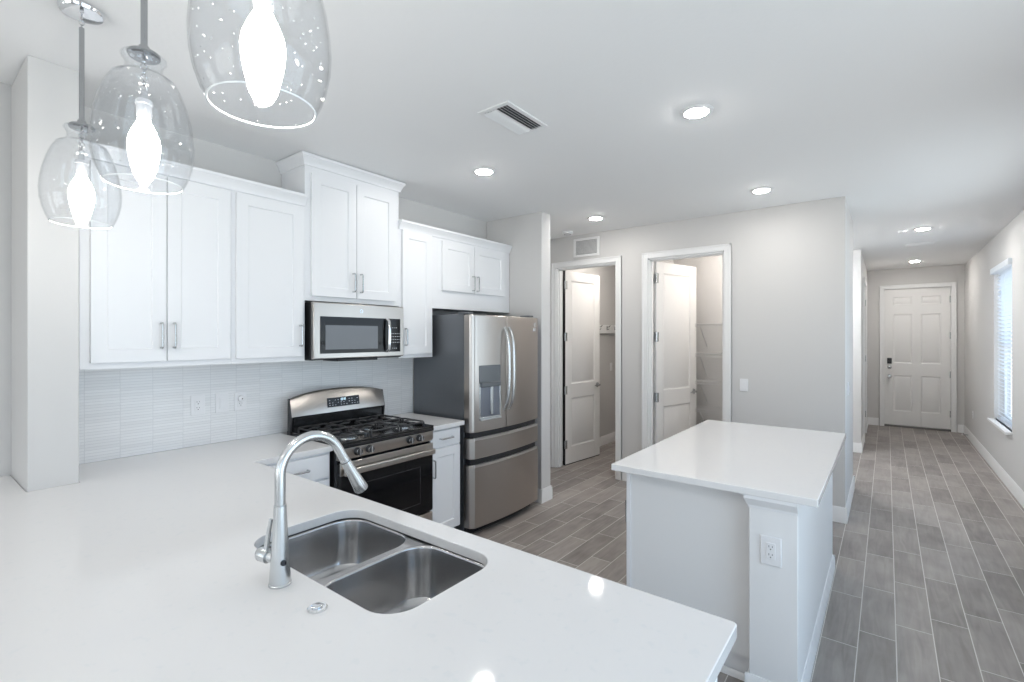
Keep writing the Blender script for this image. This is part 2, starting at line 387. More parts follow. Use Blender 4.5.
baseboard('baseboard_left', [((WL, -5.2), (WL, .0), (1, 0))], 'white baseboard on the left wall behind the camera')

# ------------------------------------------------------------------ backsplash
struct(box(WL, WL+.008, .535, 2.80, ZK, 1.80).build('trim_backsplash', 'tile'), 'white stacked strip tile backsplash between counter and cabinets', 'backsplash')

# ------------------------------------------------------------------ doors
CW = .062
def casing_y(y, xa, xb, zt, parent, front=-1, y2=None):
    m = MB(); t = .018*front
    pr = lambda a, b, c, d: m.box(a, b, y, y+t, c, d)
    pr(xa-CW, xa, 0, zt+CW); pr(xb, xb+CW, 0, zt+CW); pr(xa, xb, zt, zt+CW)
    t2 = .026*front
    m.box(xa-CW, xa-CW+.016, y, y+t2, 0, zt+CW); m.box(xb+CW-.016, xb+CW, y, y+t2, 0, zt+CW); m.box(xa-CW, xb+CW, y, y+t2, zt+CW-.016, zt+CW)
    return m.build('casing', 'trim', parent, bevel=.002, weld=False)
def jamb_y(y0, y1, xa, xb, zt, parent):
    m = MB(); m.box(xa, xa+.015, y0, y1, 0, zt); m.box(xb-.015, xb, y0, y1, 0, zt); m.box(xa, xb, y0, y1, zt-.015, zt)
    m.box(xa+.015, xa+.027, y0+.03, y0+.065, 0, zt-.015); m.box(xb-.027, xb-.015, y0+.03, y0+.065, 0, zt-.015); m.box(xa+.015, xb-.015, y0+.03, y0+.065, zt-.027, zt-.015)
    return m.build('jamb', 'trim', parent, weld=False)

def panel_door(w, h, rows, cols, T=.035, stile=.115, mull=.10):
    """door slab in local x (0..w), y thickness, z (0..h); rows = [(z0, z1)], recessed moulded panels on both faces."""
    m = MB(); m.box(0, w, -T/2+.008, T/2-.008, 0, h)
    if cols == 1: xs = [(stile, w-stile)]
    else:
        c = w/2; xs = [(stile, c-mull/2), (c+mull/2, w-stile)]
    for sgn in (-1, 1):
        ya, yb = sgn*(T/2-.008), sgn*T/2
        xe = [0]+[v for p in xs for v in p]+[w]
        for i in range(0, len(xe), 2): m.box(xe[i], xe[i+1], ya, yb, 0, h)
        for x0, x1 in xs:
            zz = [0]+[v for p in rows for v in p]+[h]
            for i in range(0, len(zz), 2): m.box(x0, x1, ya, yb, zz[i], zz[i+1])
            for z0, z1 in rows:   # sticking slope and raised field
                d = .014; f = .03
                for A, B in (((x0, z0), (x1, z0)), ((x1, z0), (x1, z1)), ((x1, z1), (x0, z1)), ((x0, z1), (x0, z0))):
                    cxm, czm = (x0+x1)/2, (z0+z1)/2
                    def inn(p, q): return (p[0]+(q if p[0] < cxm else -q), p[1]+(q if p[1] < czm else -q))
                    a2, b2 = inn(A, d), inn(B, d)
                    m.add([(A[0], yb, A[1]), (B[0], yb, B[1]), (b2[0], ya, b2[1]), (a2[0], ya, a2[1])], [(0, 1, 2, 3)])
                P = [(x0+f, ya, z0+f), (x1-f, ya, z0+f), (x1-f, ya, z1-f), (x0+f, ya, z1-f)]
                g = f+.018; yt = sgn*(T/2-.002)
                Q = [(x0+g, yt, z0+g), (x1-g, yt, z0+g), (x1-g, yt, z1-g), (x0+g, yt, z1-g)]
                m.add(P+Q, [(0, 1, 5, 4), (1, 2, 6, 5), (2, 3, 7, 6), (3, 0, 4, 7), (4, 5, 6, 7)])
    return m
def lever(m, x, z, T, dirx):
    for s_ in (-1, 1):
        y = s_*T/2
        m.lathe([(0, 0), (.031, 0), (.031, .006), (.026, .011), (.011, .013), (.011, .045), (0, .047)], (x, y, z), (0, s_, 0), 24)
        m.tube([(x, y+s_*.04, z), (x+dirx*.03, y+s_*.045, z), (x+dirx*.075, y+s_*.045, z-.002), (x+dirx*.105, y+s_*.04, z-.004)], [.010, .009, .008, .0075], 10)
def swing_door(n, label, hinge, ang, w, rows, op, lbl_handle='brushed nickel lever'):
    root = thing(n, label, 'door', (hinge[0], hinge[1], 0), kind='structure')
    casing_y(PY, op[0], op[1], DT, root, -1); c2 = casing_y(PY+.11, op[0], op[1], DT, root, 1)
    jamb_y(PY, PY+.11, op[0], op[1], DT, root)
    h = DT-.03
    leaf = panel_door(w, h, rows, 1).build('door_leaf', 'door', root, bevel=.0015, local=True)
    leaf.location = (0, 0, .012); leaf.rotation_euler = (0, 0, ang); ORG[leaf.name] = (0, 0, 0)
    hm = MB(); lever(hm, w-.06, .925, .035, -1); hd = hm.build('door_handle', 'nickel', leaf, local=True); hd['label'] = lbl_handle
    lm = MB().box(w-.0005, w+.0015, -.012, .012, .89, .95); lm.build('latch_plate', 'nickel', leaf, local=True)
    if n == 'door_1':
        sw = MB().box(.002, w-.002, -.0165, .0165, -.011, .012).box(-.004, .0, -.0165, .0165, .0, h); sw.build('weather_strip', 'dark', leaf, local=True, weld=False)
    for z in (.24, .90, 1.55, 2.18):
        k = MB(); k.tube([(-.006, -.024, z-.05), (-.006, -.024, z+.05)], .0075, 10); k.box(-.014, .032, -.022, -.0178, z-.05, z+.05)
        k.box(-.0015, .0, -.02, .012, z-.05, z+.05)
        k.build('hinge', 'nickel', leaf, local=True)
    return root
rows2 = [(.20, .80), (.97, 2.24)]
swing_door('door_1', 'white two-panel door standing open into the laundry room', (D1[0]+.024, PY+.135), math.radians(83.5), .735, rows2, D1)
swing_door('door_2', 'white two-panel door standing open into the pantry', (D2[0]+.024, PY+.135), math.radians(73), .715, rows2, D2)

# front door
fd = thing('door_3', 'white six-panel front door at the end of the hall', 'door', (FD[0], EY, 0), kind='structure')
casing_y(EY, FD[0], FD[1], 2.40, fd, -1); jm = MB(); jm.box(FD[0], FD[0]+.004, EY, EY+.12, 0, 2.4); jm.box(FD[1]-.004, FD[1], EY, EY+.12, 0, 2.4); jm.box(FD[0], FD[1], EY, EY+.12, 2.39, 2.4)
jm.box(FD[0], FD[0]+.03, EY+.076, EY+.12, 0, 2.4); jm.box(FD[1]-.03, FD[1], EY+.076, EY+.12, 0, 2.4); jm.box(FD[0], FD[1], EY+.076, EY+.12, 2.35, 2.4)
jm.build('jamb', 'trim', fd, weld=False)
fw = FD[1]-FD[0]-.014
lf = panel_door(fw, 2.35, [(.24, .86), (1.07, 1.92), (2.08, 2.22)], 2, T=.045, stile=.12, mull=.115).build('door_leaf', 'door', fd, bevel=.0015, local=True)
lf.location = (.007, .05, .035)
k = MB(); k.lathe([(0, 0), (.03, 0), (.03, .008), (.012, .012), (.012, .03), (.028, .04), (.03, .055), (.022, .066), (0, .068)], (.07, -.0225, .845), (0, -1, 0), 24); o = k.build('door_knob', 'nickel', lf, local=True)
MB().box(.035, .10, -.042, -.0225, 1.06, 1.16).build('keypad', 'dark', lf, bevel=.006, local=True)['label'] = 'black electronic keypad'
MB().lathe([(0, 0), (.033, 0), (.03, .02), (.02, .026), (0, .027)], (.07, -.0225, 1.0), (0, -1, 0), 24).build('deadbolt', 'nickel', lf, local=True)
for z in (.25, .9, 1.55, 2.15):
    MB().tube([(fw+.006, -.03, z-.055), (fw+.006, -.03, z+.055)], .009, 10).box(fw-.012, fw+.006, -.026, -.0226, z-.055, z+.055).build('hinge', 'nickel', lf, local=True)
box(FD[0]+.004, FD[1]-.004, EY-.01, EY+.12, 0, .03).build('threshold', 'rubber', fd, bevel=.003)

# foyer closet door, seen edge-on
cd = thing('door_4', 'white closet door in the foyer side wall, seen almost edge-on', 'door', (HX, 8.95, 0), kind='structure')
m = MB(); m.box(HX, HX+.018, 8.95-CW, 8.95, 0, DT+CW); m.box(HX, HX+.018, 9.75, 9.75+CW, 0, DT+CW); m.box(HX, HX+.018, 8.95, 9.75, DT, DT+CW); m.build('casing', 'trim', cd, bevel=.002, weld=False)
cl = panel_door(.78, DT-.03, rows2, 1).build('door_leaf', 'door', cd, bevel=.0015, local=True); cl.rotation_euler = (0, 0, PI/2); cl.location = (-.03, .01, .012)
for z in (.3, 1.2, 2.1): MB().tube([(.79, -.03, z-.05), (.79, -.03, z+.05)], .009, 8).build('hinge', 'nickel', cl, local=True)

# ------------------------------------------------------------------ windows
def window_x(n, label, x, x2, ya, yb, za, zb, inner=-1, sill=True):
    """window in a wall of constant x; room face at x, outer face at x2."""
    r = thing(n, label, 'window', (x, (ya+yb)/2, za), kind='structure')
    s_ = 1 if x2 > x else -1
    xm = x+(x2-x)*.62; m = MB(); f = .045
    for a in (xm,):
        m.box(a, a+s_*.04, ya, ya+f, za, zb); m.box(a, a+s_*.04, yb-f, yb, za, zb); m.box(a, a+s_*.04, ya+f, yb-f, za, za+f); m.box(a, a+s_*.04, ya+f, yb-f, zb-f, zb)
        m.box(a-s_*.008, a+s_*.035, ya+f, yb-f, (za+zb)/2-.02, (za+zb)/2+.02)
    m.build('window_frame', 'vinyl', r, weld=False)
    box(xm+s_*.014, xm+s_*.020, ya+f, yb-f, za+f, zb-f).build('pane', 'pane', r)
    if sill: box(x-s_*.055, x+s_*.085, ya-.04, yb+.04, za-.028, za).build('window_sill', 'trim', r, bevel=.004)
    return r
window_x('window_1', 'tall narrow hall window behind the white blind', WR, WR+.14, *WIN)
window_x('window_2', 'side window of the living area behind the camera', WR, WR+.14, -3.6, -1.0, .6, 2.3)
window_x('added_window_3', 'unseen wide window added for daylight to the right of the camera', WR, WR+.14, -.25, 2.45, .04, 2.4, sill=False)  # opening added out of view to throw bluish daylight on the island side
window_x('added_window_6', 'unseen wide window added for daylight in the hall wall, out of frame to the right', WR, WR+.14, 3.7, 5.6, .6, 2.33)  # opening added out of view to brighten the hall and its ceiling
window_x('window_4', 'left side window behind the camera', WL, WL-.12, -3.6, -1.6, .6, 2.3)
sd = thing('window_5', 'sliding glass door behind the camera', 'sliding door', (-1.1, -5.2, 0), kind='structure')
m = MB()
for x in (-2.8, -1.13, .54): m.box(x, x+.06, -5.30, -5.24, 0, 2.4)
m.box(-2.8, .6, -5.30, -5.24, 0, .06); m.box(-2.8, .6, -5.30, -5.24, 2.33, 2.4); m.build('window_frame', 'vinyl', sd, weld=False)
box(-2.74, -1.13, -5.275, -5.268, .06, 2.33).build('pane', 'pane', sd); box(-1.07, .54, -5.275, -5.268, .06, 2.33).build('pane', 'pane', sd)

# blind over the hall window
bl = thing('window_blind', 'white slatted blind hanging in the hall window', 'blind', (WR, 7.49, 2.33))
box(WR-.032, WR+.02, 6.955, 8.03, 2.295, 2.36).build('valance', 'blind', bl, bevel=.004)
m = MB(); z = .655; nsl = 0
while z < 2.29:
    a = math.radians(34); cx_ = WR+.045; hw = .025
    dx, dz = hw*math.cos(a), hw*math.sin(a)
    P = [(cx_-dx, 0, z+dz), (cx_+dx, 0, z-dz)]
    m.add([(P[0][0], 6.99, P[0][2]), (P[1][0], 6.99, P[1][2]), (P[1][0], 7.99, P[1][2]), (P[0][0], 7.99, P[0][2]),
           (P[0][0], 6.99, P[0][2]-.003), (P[1][0], 6.99, P[1][2]-.003), (P[1][0], 7.99, P[1][2]-.003), (P[0][0], 7.99, P[0][2]-.003)],
          [(0, 1, 2, 3), (7, 6, 5, 4), (0, 4, 5, 1), (1, 5, 6, 2), (2, 6, 7, 3), (3, 7, 4, 0)])
    z += .043
m.build('slats', 'blind', bl, weld=False)
box(WR+.02, WR+.07, 6.99, 7.99, .6015, .628).build('bottom_rail', 'blind', bl, bevel=.003)
m = MB()
for y in (7.15, 7.49, 7.83): m.tube([(WR+.018, y, .67), (WR+.018, y, 2.3)], .0015, 5)
m.build('ladder_cord', 'blind', bl)

# ------------------------------------------------------------------ cabinetry
def shaker(O, U, V, N, w, h, parent, name='door', fr=.062, T=.02, mt='cab'):
    """shaker front: O lower corner, w along U, h along V, thickness along N."""
    O, U, V, N = map(Vector, (O, U, V, N)); m = MB()
    r = .008; b = .004
    def P(u, v, n): return O+U*u+V*v+N*n
    ring = []
    vs = [P(0,0,0), P(w,0,0), P(w,h,0), P(0,h,0), P(0,0,T), P(w,0,T), P(w,h,T), P(0,h,T),
          P(fr,fr,T), P(w-fr,fr,T), P(w-fr,h-fr,T), P(fr,h-fr,T),
          P(fr+b,fr+b,T-r), P(w-fr-b,fr+b,T-r), P(w-fr-b,h-fr-b,T-r), P(fr+b,h-fr-b,T-r)]
    fs = [(3,2,1,0), (0,1,5,4), (1,2,6,5), (2,3,7,6), (3,0,4,7), (4,5,9,8), (5,6,10,9), (6,7,11,10), (7,4,8,11),
          (8,9,13,12), (9,10,14,13), (10,11,15,14), (11,8,12,15), (12,13,14,15)]
    m.add(vs, fs)
    return m.build(name, mt, parent, bevel=.0012, segs=1)
def slabfront(O, U, V, N, w, h, parent, name='drawer', T=.02):
    m = MB(); m.obox(O, U, V, N, 0, w, 0, h, 0, T)
    return m.build(name, 'cab', parent, bevel=.003)
def pull(c, along, N, L, parent, r=.0055, stand=.03):
    c, A, N = Vector(c), Vector(along), Vector(N); m = MB()
    a, b = c-A*L/2, c+A*L/2
    m.tube([a, a+N*(stand-.006), a+N*stand+A*.006, b+N*stand-A*.006, b+N*(stand-.006), b], r, 8)
    return m.build('handle', 'pull', parent)
X, Y, Z = (1, 0, 0), (0, 1, 0), (0, 0, 1)
UF = -2.95      # face-frame plane of the upper cabinets
CR = [(0, 0), (.010, 0), (.012, .012), (.016, .020), (.028, .046), (.036, .054), (.036, .070), (0, .070)]
def crown(parent, segs, zb, prof=CR):
    m = MB()
    for A, B, out, ea, eb in segs:     # mitre: ea/eb extend ends outwards
        A = Vector((*A, zb)); B = Vector((*B, zb)); out = Vector((*out, 0)); d = (B-A).normalized(); n = len(prof)
        P = [A-d*(ea*o)+out*o+Vector((0, 0, h)) for o, h in prof]+[B+d*(eb*o)+out*o+Vector((0, 0, h)) for o, h in prof]
        m.add(P, [tuple(range(n))[::-1], tuple(range(n, 2*n))]+[(i, (i+1) % n, n+(i+1) % n, n+i) for i in range(n)])
    return m.build('crown_molding', 'cab', parent, weld=False)
def upper(label, y0, y1, z0, z1, doors, pulls, crowns, zcr, group=None):
    r = thing('upper_cabinet', label, 'cabinet', (UF, (y0+y1)/2, z0))
    box(WL+.003, UF, y0, y1, z0, z1).build('body', 'cab', r, bevel=.001)
    for (ya, yb, za, zb), pl in zip(doors, pulls):
        d = shaker((UF+.0005, ya, za), Y, Z, X, yb-ya, zb-za, r)
        if pl: pull((UF+.0205, pl[0], pl[1]), Z, X, pl[2], d)
    if crowns: crown(r, crowns, zcr)
    return r
ZB = 1.407
upper('wide white two-door wall cabinet at the far left beside the narrow wall', .556, 1.214, ZB, 2.43,
      [(.592, .8935, 1.437, 2.385), (.8975, 1.200, 1.437, 2.385)], [(.868, 1.568, .125), (.924, 1.568, .125)],
      [((UF, .556), (UF, 1.214), X[:2], 0, 0)], 2.395)
upper('tall white single-door wall cabinet directly left of the microwave', 1.214, 1.652, ZB, 2.43,
      [(1.233, 1.630, 1.437, 2.385)], [(1.608, 1.568, .125)], [((UF, 1.214), (UF, 1.652), X[:2], 0, 0)], 2.395)
upper('raised white two-door cabinet above the microwave, reaching the ceiling', 1.652, 2.408, 1.795, 2.735,
      [(1.690, 2.0215, 1.827, 2.62), (2.0255, 2.363, 1.827, 2.62)], [(1.993, 1.935, .125), (2.054, 1.935, .125)],
      [((UF, 1.652), (UF, 2.408), X[:2], 1, 1), ((WL+.003, 1.652), (UF, 1.652), (0, -1), 0, 1), ((WL+.003, 2.408), (UF, 2.408), (0, 1), 0, 1)], 2.664)
upper('narrow white single-door wall cabinet between microwave and refrigerator', 2.408, 2.755, 1.397, 2.43,
      [(2.432, 2.735, 1.425, 2.385)], [(2.452, 1.560, .125)], [((UF, 2.408), (UF, 2.755), X[:2], 0, 0)], 2.385)
upper('short white two-door cabinet above the refrigerator', 2.755, 3.78, 1.797, 2.43,
      [(2.855, 3.245, 1.95, 2.365), (3.252, 3.690, 1.95, 2.365)], [(3.220, 2.035, .125), (3.280, 2.035, .125)],
      [((UF, 2.755), (UF, 3.78), X[:2], 0, 0)], 2.385)

# base cabinets --------------------------------------------------------
BF = -2.63
def base_cab(label, y0, y1, doors, drawers, x=BF):
    r = thing('base_cabinet', label, 'cabinet', ((WL+x)/2, (y0+y1)/2, 0))
    box(WL+.003, x, y0, y1, .10, ZK-TK).build('body', 'cab', r, bevel=.001)
    box(WL+.003, x-.06, y0, y1, 0, .10).build('toe_kick', 'cab', r)
    for ya, yb, za, zb, py, pz, L in doors:
        d = shaker((x+.0005, ya, za), Y, Z, X, yb-ya, zb-za, r); pull((x+.0205, py, pz), Z, X, L, d)
    for ya, yb, za, zb in drawers:
        d = slabfront((x+.0005, ya, za), Y, Z, X, yb-ya, zb-za, r); pull((x+.0205, (ya+yb)/2, (za+zb)/2), Y, X, .125, d)
    return r
base_cab('white base cabinet with a drawer left of the range', 1.20, 1.63, [(1.215, 1.615, .115, .72, 1.59, .60, .125)], [(1.215, 1.615, .735, .868)])
base_cab('narrow white base cabinet between range and refrigerator', 2.404, 2.742, [(2.420, 2.726, .115, .735, 2.442, .60, .125)], [(2.420, 2.726, .748, .868)])

def slab(outer, holes, z0, z1):
    bm = bmesh.new(); loops = []
    for lp in [outer]+holes:
        vs = [bm.verts.new((x, y, z1)) for x, y in lp]; loops.append([bm.edges.new((vs[i], vs[(i+1) % len(vs)])) for i in range(len(vs))])
    bmesh.ops.triangle_fill(bm, use_beauty=True, edges=bm.edges[:])
    top = bm.faces[:]
    ext = bmesh.ops.extrude_face_region(bm, geom=top)
    for v in [g for g in ext['geom'] if isinstance(g, bmesh.types.BMVert)]: v.co.z = z0
    bmesh.ops.recalc_face_normals(bm, faces=bm.faces)
    bmesh.ops.dissolve_limit(bm, angle_limit=math.radians(1), verts=bm.verts, edges=[e_ for e_ in bm.edges if all(abs(f.normal.z) > .9 for f in e_.link_faces)])
    m = MB(); bm.verts.index_update(); m.v = [tuple(v.co) for v in bm.verts]; m.f = [tuple(v.index for v in f.verts) for f in bm.faces]; bm.free()
    return m
def rrect(x0, x1, y0, y1, r, n=8):
    P = []
    for cx_, cy_, a0 in ((x1-r, y1-r, 0), (x0+r, y1-r, 90), (x0+r, y0+r, 180), (x1-r, y0+r, 270)):
        for k in range(n+1):
            a = math.radians(a0+90*k/n); P.append((cx_+r*math.cos(a), cy_+r*math.sin(a)))
    return P
def round_corner(c, r, a0, n=4):
    return [(c[0]+r*math.cos(math.radians(a0+90*k/n)), c[1]+r*math.sin(math.radians(a0+90*k/n))) for k in range(n+1)]

SX0, SX1, SY0, SY1 = -1.612, -.893, .702, 1.097
PX1, PY0_, PY1 = -.267, .05, 1.183
outer = [(WL+.009, .537), (-2.838, .537), (-2.838, .368), (WL+.001, .368), (WL+.001, PY0_)]
outer += round_corner((PX1-.012, PY0_+.012), .012, 270)+round_corner((PX1-.012, PY1-.012), .012, 0)
outer += [(-2.607, PY1), (-2.607, 1.638), (WL+.009, 1.638)]
ct = slab(outer, [rrect(SX0, SX1, SY0, SY1, .085)], ZK-TK, ZK)
ct = ct.build('countertop', 'quartz', bevel=.0025)
tag(ct, 'large white quartz countertop with the sink, filling the foreground', 'countertop')
tag(slab([(WL+.009, 2.402), (-2.585, 2.400), (-2.585, 2.752), (WL+.009, 2.752)], [], ZK-TK, ZK).build('countertop', 'quartz', bevel=.0025),
    'small white countertop between the range and the refrigerator', 'countertop')

# peninsula base (under the big counter)
pb = thing('peninsula_base', 'white cabinet base under the foreground countertop', 'cabinet', (-1.6, .8, 0))
box(WL+.01, -.30, .54, .575, .10, ZK-TK).build('back_panel', 'cab', pb)
box(-.32, -.30, .575, 1.14, .10, ZK-TK).build('side_panel', 'cab', pb)
box(-2.63, -.32, 1.12, 1.14, .855, ZK-TK).build('front_rail', 'cab', pb)
box(WL+.01, -.32, .575, 1.12, .10, .12).build('bottom_panel', 'cab', pb)
box(WL+.01, -.32, .575, 1.08, 0, .10).build('toe_kick', 'cab', pb)
x = -2.60
for wd, sink_ in ((.45, 0), (.38, 0), (.82, 1), (.60, 0)):
    if sink_:
        for q in range(2): d = shaker((x+.005+q*wd/2, 1.1405, .115), X, Z, Y, wd/2-.01, .75, pb); pull((x+wd/2+(-.03 if q == 0 else .03), 1.161, .76), Z, Y, .125, d)
    else:
        d = shaker((x+.005, 1.1405, .115), X, Z, Y, wd-.01, .605, pb); pull((x+.04, 1.161, .62), Z, Y, .125, d)
        d = slabfront((x+.005, 1.1405, .735), X, Z, Y, wd-.01, .133, pb); pull((x+wd/2, 1.161, .80), X, Y, .125, d)
    x += wd

# ------------------------------------------------------------------ sink
sk = thing('double_bowl_sink', 'undermount stainless steel double-bowl sink in the foreground counter', 'sink', (-1.23, .88, .68))
ZR = ZK-TK-.001
XD = -1.245
def bowl(x0, x1, y0, y1, r):
    m = MB(); rings = []
    zb = .70
    lv = [(0, ZR-.003), (0.002, ZR-.012), (.008, ZR-.08), (.014, zb+.045), (.020, zb+.022), (.034, zb+.008), (.060, zb+.002)]
    for ins, z in lv:
        rings.append([(p[0], p[1], z) for p in rrect(x0+ins, x1-ins, y0+ins, y1-ins, max(.02, r-ins*.4))])
    cx_, cy_ = (x0+x1)/2, (y0+y1)/2; n = len(rings[0])
    for t, z in ((.5, zb-.002), (.2, zb-.006)):
        rings.append([(cx_+(p[0]-cx_)*t+(0), cy_+(p[1]-cy_)*t, z) for p in rings[6]])
    for rg in rings: m.v += rg
    for i in range(len(rings)-1):
        for k_ in range(n): m.f.append((i*n+k_, i*n+(k_+1) % n, (i+1)*n+(k_+1) % n, (i+1)*n+k_))
    m.f.append(tuple((len(rings)-1)*n+k_ for k_ in range(n)))
    o = m.build('bowl', 'sink', sk); sol = o.modifiers.new('thick', 'SOLIDIFY'); sol.thickness = .0015; sol.offset = 1
    d = MB(); d.lathe([(0, .002), (.018, .003), (.03, .006), (.042, .006), (.045, .003), (.045, -.004), (0, -.004)], (cx_, cy_, zb-.003), Z, 28)
    for a in range(8): d.lathe([(0, 0), (.003, .0), (.003, .0015), (0, .0015)], (cx_+.02*math.cos(a*PI/4), cy_+.02*math.sin(a*PI/4), zb+.003), Z, 8)
    d.build('drain', 'chrome', o)
    return o
b1 = bowl(SX0-.004, XD-.012, SY0-.004, SY1+.004, .085)
b2 = bowl(XD+.012, SX1+.004, SY0-.004, SY1+.004, .085)
# rim plate with two rounded holes, slightly below the counter, dipping at the divider
rim = slab(rrect(SX0-.03, SX1+.03, SY0-.03, SY1+.02, .09), [rrect(SX0-.004, XD-.012, SY0-.004, SY1+.004, .085), rrect(XD+.012, SX1+.004, SY0-.004, SY1+.004, .085)], ZR-.0045, ZR-.0025)
rim.build('rim', 'sink', sk)
m = MB().box(SX0-.03, SX1+.03, SY1+.005, SY1+.02, ZR-.0025, ZR).box(SX0-.03, SX1+.03, SY0-.03, SY0-.005, ZR-.0025, ZR).box(SX0-.03, SX0-.005, SY0-.005, SY1+.005, ZR-.0025, ZR).box(SX1+.005, SX1+.03, SY0-.005, SY1+.005, ZR-.0025, ZR)
m.build('gasket', 'slot', sk, weld=False)

# ------------------------------------------------------------------ faucet
fx, fy = -1.257, .636
fa = thing('kitchen_faucet', 'tall brushed nickel gooseneck faucet arching over the sink', 'faucet', (fx, fy, ZK))
MB().lathe([(0, 0), (.028, 0), (.028, .004), (.0265, .006), (.0262, .012), (.0225, .07), (.0185, .14), (.0155, .205), (0, .205)], (fx, fy, ZK), Z, 40).build('base', 'nickel', fa)
R = .090; zc = 1.197; pts = [(fx, fy, ZK+.205), (fx, fy, 1.14), (fx, fy, zc)]
for k in range(1, 21):
    a = math.radians(180-150*k/20); pts.append((fx, fy+R+R*math.cos(a), zc+R*math.sin(a)))
pts.append((fx, pts[-1][1]+.024, pts[-1][2]-.0415))
MB().tube(pts, .0132, 20).build('spout', 'nickel', fa)
MB().torus((fx, fy, ZK+.206), .0140, .0015).build('collar', 'nickel', fa)
p0 = Vector(pts[-1]); dr = Vector((0, .5, -.866)).normalized()
MB().lathe([(0, 0), (.0142, 0), (.0145, .010), (.0158, .045), (.0188, .088), (.0208, .112), (.0198, .115), (.016, .112), (0, .111)], p0, dr, 28).build('spray_head', 'nickel', fa)
MB().torus(p0+dr*.004, .0142, .0012, dr).build('seam_ring', 'slot', fa)
hm = MB(); hz = ZK+.062
hm.tube([(fx-.012, fy-.002, hz), (fx-.040, fy-.010, hz+.003)], [.013, .014], 20)
hm.tube([(fx-.040, fy-.010, hz+.003), (fx-.066, fy-.018, hz+.006), (fx-.072, fy-.020, hz+.006)], [.0185, .0185, .015], 22)
hm.tube([(fx-.050, fy-.012, hz+.018), (fx-.046, fy-.008, hz+.06), (fx-.040, fy-.004, hz+.10)], [.0075, .006, .005], 10)
hm.build('lever_handle', 'nickel', fa)
# sensor eye facing the camera
dv = Vector((.99, -.12, .10)).normalized(); pc = Vector((fx, fy, ZK+.060))+dv*.0215
MB().lathe([(0, 0), (.0075, 0), (.0075, .003), (0, .0035)], pc, dv, 20).build('sensor', 'blue_led', fa)['label'] = 'small black sensor eye'
ab = thing('air_switch_button', 'small round chrome push button on the counter in front of the sink', 'button', (-1.072, .632, ZK))
MB().lathe([(0, 0), (.023, 0), (.023, .003), (.020, .0055), (.0165, .0055), (.0160, .004), (.0150, .004), (0, .004)], (-1.072, .632, ZK), Z, 32).build('ring', 'chrome', ab)
MB().lathe([(0, .004), (.0125, .004), (.0125, .008), (.010, .0095), (0, .0095)], (-1.072, .632, ZK), Z, 28).build('cap', 'chrome', ab)

# ------------------------------------------------------------------ range
ry0, ry1 = 1.645, 2.390; rf = -2.555
rg = thing('gas_range', 'stainless and black freestanding gas range with oven', 'range', (-2.9, (ry0+ry1)/2, 0))
m = MB(); m.box(WL+.03, rf-.03, ry0, ry1, .03, .895); m.build('body', 'enamel', rg, bevel=.003)
for a in (WL+.08, rf-.09):
    for b_ in (ry0+.05, ry1-.05): MB().tube([(a, b_, 0), (a, b_, .035)], .018, 12).build('foot', 'dark', rg)
# cooktop with raised rolled edge and recessed well
m = MB(); m.box(WL+.09, rf+.012, ry0-.001, ry1+.001, .896, .922)
m.box(WL+.09, rf+.012, ry0-.001, ry0+.022, .922, .936); m.box(WL+.09, rf+.012, ry1-.022, ry1+.001, .922, .936); m.box(rf-.03, rf+.012, ry0+.022, ry1-.022, .922, .936)
m.build('cooktop', 'enamel', rg, bevel=.005, weld=False)
# backguard: arched steel panel on black riser
bx = -3.11
m = MB(); N = 14; zt = lambda t: 1.150+.045*(1-abs(2*t-1)**2.6)
fr_ = []; bk = []
for k in range(N+1):
    t = k/N; y = ry0+(ry1-ry0)*t; fr_.append((bx-.008, y, zt(t))); bk.append((bx-.06, y, zt(t)-.004))
vs = []
for k in range(N+1):
    t = k/N; y = ry0+(ry1-ry0)*t
    vs += [(bx+.015, y, 1.03), (bx-.010, y, zt(t)-.012), (bx-.020, y, zt(t)), (bx-.038, y, zt(t)-.002), (bx-.038, y, 1.03)]
fs = []
for k in range(N):
    for j in range(5):
        j2 = (j+1) % 5; fs.append((k*5+j, k*5+j2, (k+1)*5+j2, (k+1)*5+j))
fs += [tuple(range(5))[::-1], tuple(N*5+j for j in range(5))]
m.add(vs, fs); m.build('backguard', 'steel_h', rg, bevel=.002)
for ya, yb in ((ry0-.004, ry0+.006), (ry1-.006, ry1+.004)):
    m = MB(); m.prism([(0, 0), (.036, 0), (.050, .115), (.022, .236), (0, .236)], (bx-.036, ya, .915), (bx-.036, yb, .915), out=(1, 0, 0)); m.build('end_cap', 'dark', rg, bevel=.003)
m = MB(); m.box(bx-.036, bx-.005, ry0+.006, ry1-.006, .922, 1.032); m.box(bx-.005, bx+.005, ry0+.02, ry1-.02, .975, 1.02); m.build('riser', 'enamel', rg, bevel=.003, weld=False)
# display panel lies on the sloped steel
sl = Vector((-.025, 0, .15)).normalized(); nn = Vector((.15, 0, .025)).normalized()
O = Vector((bx+.015, 1.905, 1.03))+sl*.035+nn*.0005
m = MB(); m.obox(O, Y, sl, nn, 0, .26, 0, .066, 0, .003); disp = m.build('control_display', 'blackglass', rg, bevel=.001)
m = MB()
for i, (u, w_) in enumerate(((.108, .007), (.118, .007), (.130, .007), (.140, .007))):
    m.obox(O, Y, sl, nn, u, u+w_, .042, .043, .003, .0036); m.obox(O, Y, sl, nn, u, u+w_, .050, .051, .003, .0036); m.obox(O, Y, sl, nn, u, u+.0015, .042, .058, .003, .0036); m.obox(O, Y, sl, nn, u+w_-.0015, u+w_, .042, .058, .003, .0036); m.obox(O, Y, sl, nn, u, u+w_, .057, .058, .003, .0036)
m.build('clock_digits', 'digits', disp, weld=False)
m = MB(); random.seed(5)
